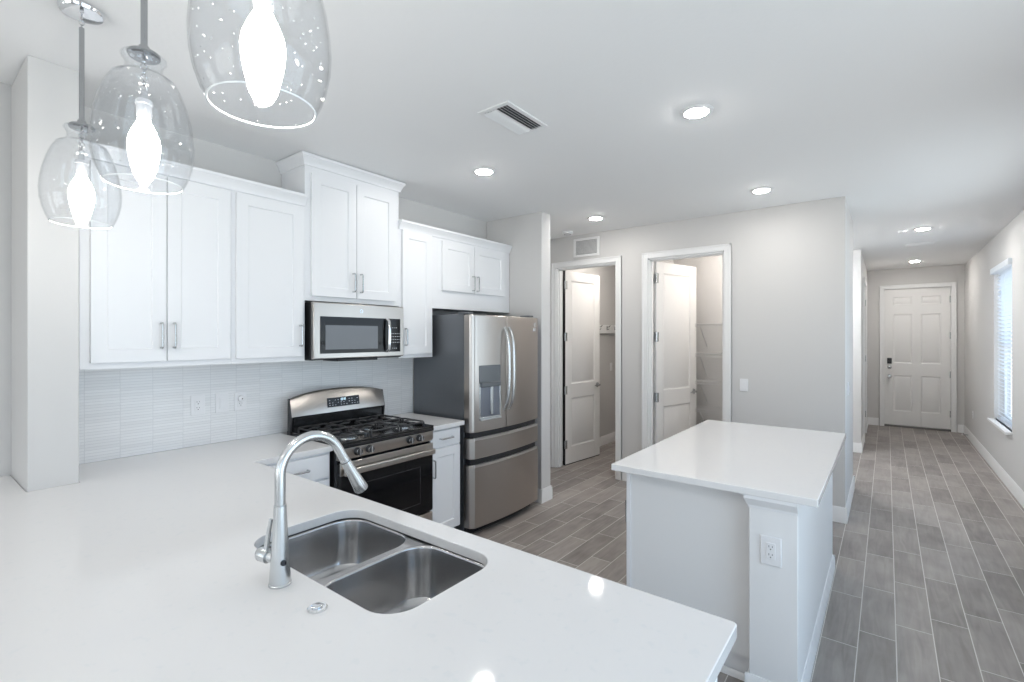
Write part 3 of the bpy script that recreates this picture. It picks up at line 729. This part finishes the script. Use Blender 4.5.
for r_, v in enumerate((.012, .028, .046)):
    for c_ in range(11):
        u = .014+c_*.0225
        if .095 < u < .16 and r_ == 2: continue
        if (c_+r_) % 4 == 3: continue
        m.obox(O, Y, sl, nn, u, u+.009, v, v+.0035, .003, .0034)
m.build('key_marks', 'mark', disp, weld=False)
# burners and grates
burn = [(-2.98, 1.80, .04), (-2.70, 1.80, .052), (-2.98, 2.235, .045), (-2.70, 2.235, .045), (-2.84, 2.017, .05)]
for bxx, byy, br in burn:
    m = MB(); m.lathe([(0, 0), (br+.012, 0), (br+.01, .006), (br, .008), (br, .016), (0, .016)], (bxx, byy, .922), Z, 28); bn = m.build('burner', 'nickel', rg)
    m = MB(); m.lathe([(0, .016), (br-.006, .016), (br-.004, .022), (br-.012, .027), (0, .027)], (bxx, byy, .922), Z, 28); m.build('burner_cap', 'iron', bn)
gz = .958
for ya, yb in ((ry0+.03, 1.895), (1.90, 2.135), (2.14, ry1-.03)):
    m = MB(); xa, xb = -3.09, -2.60; r = .0062
    ym = (ya+yb)/2
    for (xs0, xs1) in ((xa, (xa+xb)/2-.005), ((xa+xb)/2+.005, xb)):
        c = .02; loop = [(xs0+c, ya), (xs1-c, ya), (xs1, ya+c), (xs1, yb-c), (xs1-c, yb), (xs0+c, yb), (xs0, yb-c), (xs0, ya+c), (xs0+c, ya), (xs1-c, ya)]
        m.tube([(p[0], p[1], gz) for p in loop], r, 8)
        xc = (xs0+xs1)/2
        for p, q in (((xs0, ym), (xc-.028, ym)), ((xs1, ym), (xc+.028, ym)), ((xc, ya), (xc, ym-.028)), ((xc, yb), (xc, ym+.028))):
            m.tube([(p[0], p[1], gz-.002), ((p[0]+q[0])/2, (p[1]+q[1])/2, gz+.006), (q[0], q[1], gz+.004)], [r, r, .005], 8)
        for p in ((xs0+.008, ya+.008), (xs1-.008, ya+.008), (xs0+.008, yb-.008), (xs1-.008, yb-.008)):
            m.tube([(p[0], p[1], .922), (p[0], p[1], gz)], [.008, .006], 8)
    m.build('grate', 'iron', rg, weld=False)
# control panel, knobs
m = MB(); m.prism([(-.035, .825), (-.006, .825), (.006, .845), (.006, .896), (-.035, .896)], (rf, ry0, 0), (rf, ry1, 0), out=(1, 0, 0)); m.build('control_panel', 'steel_h', rg, bevel=.003)
for y in (1.765, 1.850, 2.172, 2.257):
    m = MB(); m.lathe([(0, 0), (.025, 0), (.025, .004), (.021, .006), (.0195, .026), (.017, .030), (0, .030)], (rf+.006, y, .866), X, 24); kb = m.build('knob', 'dark', rg)
    m = MB(); m.box(rf+.034, rf+.040, y-.005, y+.005, .848, .884); m.lathe([(.0195, 0), (.0205, 0), (.0205, .006), (.0195, .006)], (rf+.028, y, .866), X, 24, True); m.build('knob_trim', 'chrome', kb, bevel=.001, weld=False)
# oven door
m = MB(); m.box(rf-.03, rf+.002, ry0+.004, ry1-.004, .335, .805); od = m.build('oven_door', 'enamel', rg, bevel=.004)
m = MB(); m.box(rf-.004, rf+.008, ry0+.004, ry1-.004, .735, .812); m.build('door_rail', 'steel_h', od, bevel=.003)
m = MB(); m.box(rf+.002, rf+.006, ry0+.006, ry1-.006, .345, .734); m.build('door_glass', 'blackglass', od, bevel=.001)
m = MB(); ya, yb, za, zb_ = ry0+.12, ry1-.12, .41, .665
for q in ((ya, yb, za, za+.003), (ya, yb, zb_-.003, zb_), (ya, ya+.003, za, zb_), (yb-.003, yb, za, zb_)): m.box(rf+.006, rf+.0065, *q)
m.build('window_outline', 'iron', od, weld=False)
hm = MB(); hy0, hy1 = ry0+.012, ry1-.012
hm.box(rf+.026, rf+.046, hy0, hy1, .738, .776)
hm.build('handle', 'steel_h', od, bevel=.008, segs=3)
for y in (hy0+.03, hy1-.03): box(rf+.006, rf+.030, y-.012, y+.012, .745, .770).build('handle_post', 'steel_h', od, bevel=.003)
m = MB(); m.box(rf-.03, rf+.004, ry0+.004, ry1-.004, .10, .325); m.build('drawer', 'steel_h', rg, bevel=.004)

# ------------------------------------------------------------------ microwave
my0, my1, mz0, mz1 = 1.674, 2.403, 1.405, 1.785; mf = -2.885
mw = thing('microwave', 'stainless over-the-range microwave with black window', 'microwave', (-3.0, 2.03, mz0))
box(WL+.012, mf-.035, my0, my1, mz0+.004, mz1).build('body', 'dark', mw, bevel=.002)
m = MB(); m.box(mf-.034, mf, my0, my1, mz0+.012, mz1); m.build('front_panel', 'steel_h', mw, bevel=.006)
m = MB(); m.box(mf, mf+.0035, my0+.047, my1-.035, 1.452, 1.694); m.build('door_glass', 'blackglass', mw, bevel=.001)
m = MB(); m.box(mf+.0035, mf+.0042, my0+.082, 2.165, 1.478, 1.638); m.build('window', 'mwglass', mw)['label'] = 'grey see-through window'
m = MB(); m.box(mf+.004, mf+.024, 2.232, 2.245, 1.463, 1.685)
h_ = MB(); pts = [(mf+.006, 2.243, 1.458), (mf+.030, 2.243, 1.475), (mf+.036, 2.243, 1.52), (mf+.037, 2.243, 1.575), (mf+.036, 2.243, 1.63), (mf+.030, 2.243, 1.672), (mf+.006, 2.243, 1.688)]
h_.tube(pts, .012, 14); h_.build('handle', 'chrome', mw)
kp = box(mf+.0034, mf+.0040, 2.262, 2.366, 1.456, 1.690).build('control_panel', 'blackglass', mw)
m = MB()
for r_ in range(8):
    for c_ in range(5 if r_ not in (0, 7) else 3):
        y = 2.285+c_*.0165+(.008 if r_ in (0, 7) else 0); z = 1.475+r_*.0215
        if r_ in (1, 6): continue
        m.box(mf+.0040, mf+.0045, y, y+.008, z, z+.005)
m.build('printed_marks', 'mark', kp, weld=False)
m = MB(); m.lathe([(.0105, 0), (.0125, 0), (.0125, .0015), (.0105, .0015)], (mf, 2.03, 1.738), X, 24, True); m.torus((mf+.001, 2.026, 1.738), .004, .0007, X, 16, 6); m.torus((mf+.001, 2.034, 1.738), .004, .0007, X, 16, 6)
m.build('badge', 'chrome', mw, weld=False)
box(mf-.20, mf-.02, 1.86, 2.18, mz0-.008, mz0+.006).build('vent_grille', 'dark', mw, bevel=.002)

# ------------------------------------------------------------------ refrigerator
fy0, fy1 = 2.785, 3.69; fb = -2.64; ff = -2.545
fg = thing('refrigerator', 'stainless four-door french door refrigerator with grey side', 'refrigerator', (-2.9, (fy0+fy1)/2, 0))
m = MB(); m.box(WL+.02, fb, fy0+.015, fy1, .03, 1.742); m.build('case', 'fr_side', fg, bevel=.004)
m = MB(); m.box(fb-.1, fb+.02, fy0+.02, fy1-.02, .0, .05); m.build('kickplate', 'dark', fg)
def bulge(y):          # front surface follows a gentle curve
    t = (y-fy0)/(fy1-fy0)*2-1; d = (y-fy0)/.035
    return ff+.034*(1-t*t)-(.028*(1-d)**1.8 if d < 1 else 0)
def curved(ya, yb, za, zb, n=28, back=fb+.012, round_l=True):
    m = MB(); vs = []; fs = []
    for k in range(n+1):
        y = ya+(yb-ya)*k/n; vs += [(back, y, za), (bulge(y), y, za), (bulge(y), y, zb), (back, y, zb)]
    for k in range(n):
        for j in range(4): j2 = (j+1) % 4; fs.append((k*4+j, k*4+j2, (k+1)*4+j2, (k+1)*4+j))
    fs += [(0, 1, 2, 3)[::-1], tuple(n*4+j for j in range(4))]
    m.add(vs, fs); return m
ys = 3.180
d1 = curved(fy0+.002, ys-.003, .812, 1.735).build('door', 'steel', fg, bevel=.007)
d2 = curved(ys+.003, fy1-.002, .812, 1.735).build('door', 'steel', fg, bevel=.007)
w1 = curved(fy0+.002, fy1-.002, .605, .765).build('drawer', 'steel', fg, bevel=.005)
w2 = curved(fy0+.002, fy1-.002, .065, .555).build('drawer', 'steel', fg, bevel=.005)
for w_, zz in ((w1, .765), (w2, .555)):
    m = MB(); vs = []; fs = []; n = 12     # bright lip handle along the drawer top, with dark recess above
    for k in range(n+1):
        y = fy0+.03+(fy1-fy0-.06)*k/n; b_ = bulge(y); vs += [(b_-.004, y, zz-.020), (b_+.006, y, zz-.014), (b_+.010, y, zz+.004), (b_-.014, y, zz+.006)]
    for k in range(n):
        for j in range(4): j2 = (j+1) % 4; fs.append((k*4+j, k*4+j2, (k+1)*4+j2, (k+1)*4+j))
    fs += [(0, 1, 2, 3)[::-1], tuple(n*4+j for j in range(4))]
    m.add(vs, fs); m.build('handle', 'lip', w_, bevel=.001)
m = MB(); m.add(*((lambda c: (c.v, c.f))(curved(fy0+.02, fy1-.01, .766, .811, back=fb+.012)))); vs2 = [(min(v[0], v[0]-.028 if v[0] > fb+.02 else v[0]), v[1], v[2]) for v in m.v]; m.v = vs2
a_ = curved(fy0+.02, fy1-.01, .556, .604); m.add([(v[0]-.028 if v[0] > fb+.02 else v[0], v[1], v[2]) for v in a_.v], a_.f)
m.build('gasket_gap', 'dark', fg, weld=False)
# hinges on top
for ya in (fy0+.01, fy1-.07): box(fb-.06, fb+.05, ya, ya+.06, 1.742, 1.757).build('hinge_cover', 'fr_side', fg, bevel=.003)
# door handles: bowed bars
for y, d in ((ys-.030, d1), (ys+.030, d2)):
    b_ = bulge(y); m = MB(); P = []
    for k in range(25):
        t = k/24; P.append((b_+.002+.038*(1-(2*t-1)**6)+.016*(1-(2*t-1)**2), y, .955+.685*t))
    m.tube(P, .0125, 14); m.build('handle', 'nickel', d)
# water dispenser: panel, recess box, nozzle, tray
dy0, dy1 = 2.862, 3.100
def frame_at(ya, yb):      # tangent frame on the curved door between two points
    A = Vector((bulge(ya), ya, 0)); U = Vector((bulge(yb), yb, 0))-A; L_ = U.length; U.normalize(); return A, U, Vector((U.y, -U.x, 0)), L_
A, U, N_, L_ = frame_at(dy0, dy1)
m = MB(); m.obox(A, U, Z, N_, 0, L_, 1.195, 1.335, -.01, .005); m.build('dispenser_panel', 'disp_grey', d1, bevel=.002)
m = MB(); f = .012
m.obox(A, U, Z, N_, 0, L_, .912, .926, -.01, .006); m.obox(A, U, Z, N_, 0, f, .926, 1.195, -.01, .006); m.obox(A, U, Z, N_, L_-f, L_, .926, 1.195, -.01, .006)
m.build('dispenser_frame', 'nickel', d1, bevel=.001, weld=False)
m = MB(); m.obox(A, U, Z, N_, f, L_-f, .926, 1.195, -.01, .0035); m.build('dispenser_recess', 'disp_blue', d1)
m = MB(); m.obox(A, U, Z, N_, f, L_-f, 1.165, 1.200, .003, .022); m.build('dispenser_hood', 'disp_grey', d1, bevel=.004)
m = MB(); m.obox(A, U, Z, N_, L_*.5, L_*.5+.03, .94, 1.165, .0035, .012); m.build('paddle', 'nickel', d1, bevel=.003)
m = MB(); m.obox(A, U, Z, N_, .004, L_-.004, .900, .914, -.005, .020); m.build('drip_tray', 'nickel', d1, bevel=.002)
A, U, N_, L_ = frame_at(3.595, 3.650)
m = MB(); m.obox(A, U, Z, N_, 0, L_, 1.610, 1.640, -.002, .003); m.build('badge', 'chrome', d2, bevel=.001)
m = MB(); m.lathe([(.011, -.001), (.021, -.001), (.021, .004), (.011, .004)], A+U*(L_*.5)+Vector((0, 0, 1.668)), N_, 22, True); m.build('badge_ring', 'chrome', d2)

# ------------------------------------------------------------------ island
isl = thing('island_cabinet', 'pale grey kitchen island base with white trim and outlet end', 'kitchen island', (-.7, 3.1, 0))
IX0, IX1, IY0, IY1 = -1.112, -.216, 2.268, 3.945
BX0, BX1, BY0, BY1 = -1.085, -.290, 2.388, 3.91
PWX = -.478; PFY = 2.312
m = MB(); m.box(BX0+.02, PWX, BY0+.012, BY1, .10, ZK-TK); m.build('body', 'island', isl)
box(BX0+.09, PWX, BY0+.03, BY1, 0, .10).build('toe_kick', 'cab', isl)
box(BX0, BX0+.022, BY0+.004, BY0+.09, .0, ZK-TK).build('end_stile', 'cab', isl, bevel=.001)
box(PWX, BX1, PFY, BY1, 0, ZK-TK).build('pony_wall', 'island', isl, bevel=.004)
ICR = [(0, -.062), (.006, -.062), (.008, -.050), (.016, -.044), (.030, -.022), (.036, -.016), (.036, 0), (0, 0)]
m = MB()
zt_ = ZK-TK
y_ = PFY
P = [Vector((PWX-o*.4, y_-o, zt_+h)) for o, h in ICR]+[Vector((BX1, y_-o, zt_+h)) for o, h in ICR]; n = len(ICR)
m.add(P, [tuple(range(n))[::-1], tuple(range(n, 2*n))]+[(i, (i+1) % n, n+(i+1) % n, n+i) for i in range(n)])
P = [Vector((PWX-o*.4, y_-o, zt_+h)) for o, h in ICR]+[Vector((PWX-o*.4, BY0+.012, zt_+h)) for o, h in ICR]
m.add(P, [tuple(range(n))[::-1], tuple(range(n, 2*n))]+[(i, (i+1) % n, n+(i+1) % n, n+i) for i in range(n)])
m.build('crown_molding', 'cab', isl, weld=False)
m = MB()
B2 = [(o_, z_*.72) for o_, z_ in BP]
m.prism(B2, (BX1, y_, 0), (BX1, BY1, 0), out=(1, 0, 0)); m.prism(B2, (PWX-.014, y_, 0), (BX1+.014, y_, 0), out=(0, -1, 0)); m.prism(B2, (PWX, y_, 0), (PWX, BY0+.012, 0), out=(-1, 0, 0)); m.prism(SHOE, (BX0, BY0+.012, 0), (PWX-.014, BY0+.012, 0), out=(0, -1, 0)); m.prism(B2, (PWX, BY1, 0), (BX1+.014, BY1, 0), out=(0, 1, 0))
m.build('baseboard', 'trim', isl, weld=False)
y = BY0+.02
for wd in (.46, .50, .46):
    d = shaker((BX0+.0195, y+wd-.005, .115), (0, -1, 0), Z, (-1, 0, 0), wd-.01, .605, isl); pull((BX0-.001, y+.05, .62), Z, (-1, 0, 0), .125, d)
    d = slabfront((BX0+.0195, y+wd-.005, .735), (0, -1, 0), Z, (-1, 0, 0), wd-.01, .133, isl); pull((BX0-.001, y+wd/2, .80), Y, (-1, 0, 0), .125, d)
    y += wd
tag(slab([(IX0, IY0), (IX1, IY0), (IX1, IY1), (IX0, IY1)], [], ZK-TK, ZK).build('countertop', 'quartz', bevel=.003), 'white quartz slab on top of the freestanding island', 'countertop')

# ------------------------------------------------------------------ electrical plates
def plate(name, label, cat, O, U, N, w, h, kind, grp=None):
    """O centre on the surface."""
    O, U, N, V = Vector(O), Vector(U), Vector(N), Vector(Z)
    r = thing(name, label, cat, tuple(O), grp)
    m = MB(); m.obox(O, U, V, N, -w/2, w/2, -h/2, h/2, .0003, .006); m.build('plate', 'plate', r, bevel=.0025)
    m = MB(); m.obox(O, U, V, N, -.0175, .0175, -.035, .035, .006, .009); m.build('insert', 'plate', r, bevel=.001)
    m = MB()
    if kind == 'outlet':
        for c in (-.017, .017):
            m.obox(O, U, V, N, -.0075, -.0055, c-.001, c+.008, .009, .0094); m.obox(O, U, V, N, .0055, .0075, c, c+.007, .009, .0094)
            m.lathe([(0, 0), (.0027, 0), (.0027, .0004), (0, .0004)], O+V*(c-.008)+N*.009, N, 10)
        m.build('sockets', 'slot', r, weld=False)
    elif kind == 'switch':
        m.obox(O, U, V, N, -.012, .012, -.027, .027, .009, .0115); m.build('rocker', 'plate', r, bevel=.001)
    return r
plate('wall_outlet', 'white electrical outlet on the end of the island', 'outlet', (-.391, y_, .650), X, (0, -1, 0), .080, .122, 'outlet')
plate('wall_outlet', 'white outlet on the tile backsplash, leftmost of the three plates', 'outlet', (WL+.008, 1.145, 1.155), Y, X, .075, .118, 'outlet')
plate('light_switch', 'white switch on the tile backsplash between two outlets', 'switch', (WL+.008, 1.277, 1.155), Y, X, .075, .118, 'switch')
po = plate('wall_outlet', 'white backsplash outlet nearest the range with a round plug in it', 'outlet', (WL+.008, 1.385, 1.155), Y, X, .075, .118, 'outlet')
pg = thing('round_plug', 'small round white plug in the backsplash outlet nearest the range', 'plug', (WL+.017, 1.385, 1.172))
MB().lathe([(0, 0), (.019, 0), (.022, .006), (.020, .018), (.010, .022), (0, .022)], (WL+.0175, 1.385, 1.172), X, 24).build('housing', 'plate', pg)
MB().lathe([(0, 0), (.004, 0), (.004, .001), (0, .001)], (WL+.0395, 1.385, 1.172), X, 12).build('hole', 'slot', pg)
plate('light_switch', 'white switch on the wall right of the pantry door', 'switch', (-1.06, PY, 1.111), X, (0, -1, 0), .072, .115, 'switch')
plate('light_switch', 'white switch on the laundry room wall behind the open door', 'switch', (WL, 6.62, 1.12), Y, X, .072, .115, 'switch')
plate('light_switch', 'white switch on the hall side wall beside the pantry corner', 'switch', (HX, 5.25, 1.10), Y, X, .072, .115, 'switch')
plate('wall_outlet', 'white outlet low on the hall wall near the window', 'outlet', (WR, 9.75, .42), Y, (-1, 0, 0), .072, .115, 'outlet')
ds = thing('door_stop', 'small spring door stop on the baseboard near the front door', 'door stop', (WR-.014, 10.15, .06))
MB().tube([(WR-.014, 10.15, .06), (WR-.075, 10.15, .06)], .006, 10).build('spring', 'nickel', ds); MB().tube([(WR-.075, 10.15, .06), (WR-.09, 10.15, .06)], .009, 10).build('tip', 'plate', ds)

# ------------------------------------------------------------------ grille above laundry door
gr = thing('return_air_grille', 'white rectangular air grille above the laundry door', 'vent', (-2.725, PY, 2.59))
gx0, gx1, gz0, gz1 = -2.89, -2.56, 2.482, 2.695
m = MB(); f = .028; yy = PY-.012
m.box(gx0, gx1, yy, PY-.0003, gz0, gz0+f); m.box(gx0, gx1, yy, PY-.0003, gz1-f, gz1); m.box(gx0, gx0+f, yy, PY-.0003, gz0+f, gz1-f); m.box(gx1-f, gx1, yy, PY-.0003, gz0+f, gz1-f)
m.build('frame', 'trim', gr, bevel=.002, weld=False)
m = MB(); z = gz0+f+.006
while z < gz1-f-.004:
    m.add([(gx0+f, PY-.011, z+.007), (gx1-f, PY-.011, z+.007), (gx1-f, PY-.003, z), (gx0+f, PY-.003, z), (gx0+f, PY-.0095, z+.008), (gx1-f, PY-.0095, z+.008), (gx1-f, PY-.0015, z+.001), (gx0+f, PY-.0015, z+.001)],
          [(0, 1, 2, 3), (7, 6, 5, 4), (0, 4, 5, 1), (1, 5, 6, 2), (2, 6, 7, 3), (3, 7, 4, 0)]); z += .0125
m.build('louvers', 'trim', gr, weld=False)
box(gx0+f, gx1-f, PY-.0012, PY-.0004, gz0+f, gz1-f).build('backing', 'slot', gr)

# ------------------------------------------------------------------ ceiling vent
cv = thing('ceiling_vent', 'white louvred supply vent in the kitchen ceiling', 'vent', (-1.595, 2.09, ZC))
vx0, vx1, vy0, vy1 = -1.70, -1.495, 1.905, 2.27
m = MB(); f = .026; zb = ZC-.008
m.box(vx0, vx1, vy0, vy0+f, zb, ZC-.0003); m.box(vx0, vx1, vy1-f, vy1, zb, ZC-.0003); m.box(vx0, vx0+f, vy0+f, vy1-f, zb, ZC-.0003); m.box(vx1-f, vx1, vy0+f, vy1-f, zb, ZC-.0003)
m.build('frame', 'trim', cv, bevel=.002, weld=False)
m = MB(); w_ = (vx1-vx0-2*f); n = 8; st = w_/n
for k in range(n):
    x = vx0+f+st*(k+.5); sg = -1 if k >= n/2 else 1; hw = st*.46
    m.add([(x-sg*hw, vy0+f, ZC-.018), (x+sg*hw, vy0+f, ZC-.004), (x+sg*hw, vy1-f, ZC-.004), (x-sg*hw, vy1-f, ZC-.018),
           (x-sg*hw, vy0+f, ZC-.0165), (x+sg*hw, vy0+f, ZC-.0025), (x+sg*hw, vy1-f, ZC-.0025), (x-sg*hw, vy1-f, ZC-.0165)],
          [(3, 2, 1, 0), (4, 5, 6, 7), (0, 1, 5, 4), (1, 2, 6, 5), (2, 3, 7, 6), (3, 0, 4, 7)])
m.build('louvers', 'trim', cv, weld=False)
box(vx0+f, vx1-f, vy0+f, vy1-f, ZC-.0012, ZC-.0004).build('backing', 'slot', cv)

def disc(name, label, cat, x, y, r, parts, z=ZC):
    t = thing(name, label, cat, (x, y, z))
    for nm, mt, prof in parts: MB().lathe([(a*r, -b) for a, b in prof], (x, y, z), Z, 32).build(nm, mt, t)
    return t
disc('smoke_detector', 'round white smoke detector on the ceiling near the laundry door', 'smoke detector', -2.84, 4.70, .06,
     [('body', 'plate', [(1, .0003), (1, .012), (.9, .026), (.5, .03), (0, .03)]), ('ring', 'slot', [(.62, .0295), (.62, .0305), (.56, .0312), (.56, .029)])])
disc('smoke_detector', 'small round detector beside the nearer hall ceiling light', 'smoke detector', .13, 6.90, .032,
     [('body', 'plate', [(1, .0003), (1, .012), (.9, .022), (0, .026)])])
hv = thing('ceiling_vent', 'flat white register in the hall ceiling between two lights', 'vent', (.33, 8.04, ZC))
m = MB(); m.box(.16, .50, 7.94, 8.14, ZC-.008, ZC-.0003); m.build('frame', 'trim', hv, bevel=.002)
m = MB()
for k in range(6): m.box(.185, .475, 7.965+k*.025, 7.980+k*.025, ZC-.012, ZC-.0082)
m.build('louvers', 'trim', hv, weld=False)

# ------------------------------------------------------------------ recessed lights
def downlight(label, x, y, r=.075, zc=ZC, grp='recessed ceiling lights'):
    t = thing('recessed_light', label, 'ceiling light', (x, y, zc), grp)
    MB().lathe([(r*.78, -.0005), (r*1.12, -.0005), (r*1.12, -.003), (r*1.0, -.008), (r*.80, -.0085), (r*.78, -.006)], (x, y, zc), Z, 36, True).build('trim_ring', 'trim', t)
    MB().lathe([(r*.79, -.0012), (r*.79, -.0075), (r*.70, -.0125), (r*.42, -.017), (0, -.0185)], (x, y, zc), Z, 36).build('lens', 'lens_hall' if x > 0 else 'lens', t)
for lb, x, y in (('lit recessed light nearest the camera, right of the ceiling vent', -.789, 2.603), ('lit recessed light above the aisle in front of the range', -2.268, 2.614),
                 ('lit recessed light in front of the laundry door', -2.284, 4.318), ('lit recessed light in front of the pantry door', -.797, 4.312),
                 ('lit recessed light at the near end of the hall', .31, 6.915), ('lit recessed light just before the front door', .339, 9.792)):
    downlight(lb, x, y)
for lb, x, y in (('unseen recessed light added over the living area behind the camera, left', -2.268, -1.6), ('unseen recessed light added over the living area behind the camera, right', -.79, -1.6)):  # pair added out of view purely as light sources
    downlight(lb, x, y)
# unseen lamps added to brighten the two small rooms and the hall
for lb, x, y in (('unseen round lamp added to light the pantry', -1.2, 5.55), ('unseen round lamp added to light the laundry room', -2.58, 5.72), ('unseen round lamp added in the side hall to brighten the hall', -.95, 7.1)):
    t = thing('added_ceiling_lamp', lb, 'ceiling light', (x, y, ZC))
    MB().lathe([(.10, -.0005), (.10, -.02), (.09, -.022)], (x, y, ZC), Z, 28).build('base', 'trim', t)
    o = MB().lathe([(.088, -.022), (.085, -.035), (.06, -.05), (0, -.056)], (x, y, ZC), Z, 28).build('lens', 'added_lens_side' if x == -.95 else 'added_lens_room', t)

# ------------------------------------------------------------------ wire shelves in the pantry
for i, z in enumerate((.40, .73, 1.052, 1.365, 1.71)):
    nm = ['wire shelf in the pantry, lowest, hidden behind the island', 'white wire pantry shelf just above the island counter line', 'white wire pantry shelf level with the door lever',
          'white wire pantry shelf, second from the top', 'white wire pantry shelf, topmost'][i]
    s_ = thing('wire_shelf', nm, 'shelf', (-1.24, 5.87, z), 'wire shelves in the pantry')
    m = MB(); xa, xb = -2.098, HX-.112
    for y in (5.72, 5.87, 6.012): m.tube([(xa, y, z), (xb, y, z)], .0032, 6)
    m.tube([(xa, 5.72, z-.028), (xb, 5.72, z-.028)], .0032, 6); m.build('rods', 'wire', s_)
    m = MB(); x = xa+.02
    while x < xb: m.tube([(x, 6.012, z+.004), (x, 5.722, z+.004), (x, 5.719, z-.028)], .0018, 5); x += .0254
    m.build('cross_wires', 'wire', s_)
    m = MB()
    for x in (-1.7, -1.0): m.tube([(x, 5.725, z-.02), (x, 6.018, z-.27)], .004, 6)
    m.build('brace', 'wire', s_)
# ------------------------------------------------------------------ hook rail in the laundry room
hr = thing('hook_rail', 'white wooden rail with metal hooks on the laundry room wall', 'hook rail', (WL, 6.6, 1.66))
box(WL+.0005, WL+.02, 5.75, 7.4, 1.615, 1.735).build('board', 'trim', hr, bevel=.003)
for y in (5.95, 6.2, 6.45, 6.7, 6.95, 7.2):
    m = MB(); m.tube([(WL+.02, y, 1.70), (WL+.05, y, 1.705), (WL+.075, y, 1.725)], .006, 8); m.tube([(WL+.02, y, 1.685), (WL+.04, y, 1.665), (WL+.055, y, 1.68)], .005, 8); m.box(WL+.02, WL+.024, y-.01, y+.01, 1.66, 1.72)
    m.build('hook', 'pull', hr, weld=False)
ws = thing('wire_shelf', 'wire shelf edge below the hook rail in the laundry room', 'shelf', (WL, 6.6, 1.60), )
m = MB()
for x in (WL+.01, WL+.06, WL+.10): m.tube([(x, 5.75, 1.60), (x, 7.4, 1.60)], .004, 6)
y = 5.77
while y < 7.4: m.tube([(WL+.01, y, 1.604), (WL+.10, y, 1.604), (WL+.103, y, 1.58)], .002, 5); y += .03
m.build('rods', 'pull', ws)

# ------------------------------------------------------------------ pendants
def pendant():
    x, y = 0, 0
    t = thing('pendant_light', 'x', 'pendant light', (0, 0, ZC), 'glass pendants over the counter')
    z = 0
    MB().lathe([(0, -.001), (.066, -.001), (.066, -.006), (.060, -.016), (.045, -.021), (0, -.023)], (0, 0, 0), Z, 36).build('canopy', 'chrome', t, local=True)
    m = MB()
    for k in range(3): m.torus((0, 0, -.032-k*.015), .0075, .0018, (1, 0, 0) if k % 2 else (0, 1, 0), 16, 6)
    m.build('chain', 'chrome', t, local=True)
    MB().tube([(0, 0, -.066), (0, 0, -.405)], .0078, 14).build('rod', 'rod', t, local=True)
    MB().lathe([(0, -.400), (.012, -.400), (.014, -.412), (.034, -.417), (.037, -.422), (.037, -.427), (.034, -.431), (0, -.432)], (0, 0, 0), Z, 32).build('cap', 'rod', t, local=True)
    m = MB()
    for k in range(6): m.torus((0, 0, -.441-k*.0145), .0075, .0022, (1, 0, 0) if k % 2 else (0, 1, 0), 14, 6)
    m.tube([(0, 0, -.520), (0, 0, -.548)], .008, 10); m.build('chain', 'chrome', t, local=True)
    MB().lathe([(0, -.543), (.018, -.545), (.020, -.551), (.020, -.556), (.0175, -.559), (.0175, -.590), (.015, -.596), (0, -.596)], (0, 0, 0), Z, 24).build('socket', 'socket', t, local=True)
    MB().lathe([(.013, -.596), (.016, -.604), (.025, -.622), (.034, -.645), (.037, -.665), (.035, -.69), (.029, -.72), (.023, -.745), (.015, -.760), (.006, -.767), (0, -.768)], (0, 0, 0), Z, 28).build('bulb', 'bulb', t, local=True)
    pr = [(.040, -.425), (.050, -.428), (.0515, -.434), (.046, -.441), (.041, -.452), (.042, -.466), (.052, -.480), (.067, -.487), (.072, -.491), (.0715, -.496), (.078, -.503), (.086, -.520), (.096, -.550), (.106, -.590), (.112, -.63), (.114, -.66), (.112, -.695), (.106, -.725), (.097, -.752), (.088, -.770)]
    inner = [(r-.0028, h) for r, h in pr[::-1]]
    m = MB(); m.lathe(pr+[(.0865, -.7715)]+inner, (0, 0, 0), Z, 48, True); m.build('shade', 'glass', t, local=True)
    MB().torus((0, 0, -.7705), .0866, .0019, Z, 48, 8).build('shade_rim', 'glassrim', t, local=True)
    return t
M['glassrim'] = mat('glass_edge_highlight', (.93, .95, .96), .08, spec=1.0)  # whitened colour stands in for light caught on the clear glass rim
p1 = pendant(); p1.location = (-2.30, .44, ZC); p1['label'] = 'lit clear glass pendant farthest from the camera, at the far left'
p2 = copy_tree(p1); p2.location = (-1.58, .43, ZC); p2['label'] = 'lit clear glass pendant in the middle of the row'
p3 = copy_tree(p1); p3.location = (-.88, .415, ZC); p3['label'] = 'lit clear glass pendant nearest the camera, cut by the top of the picture'
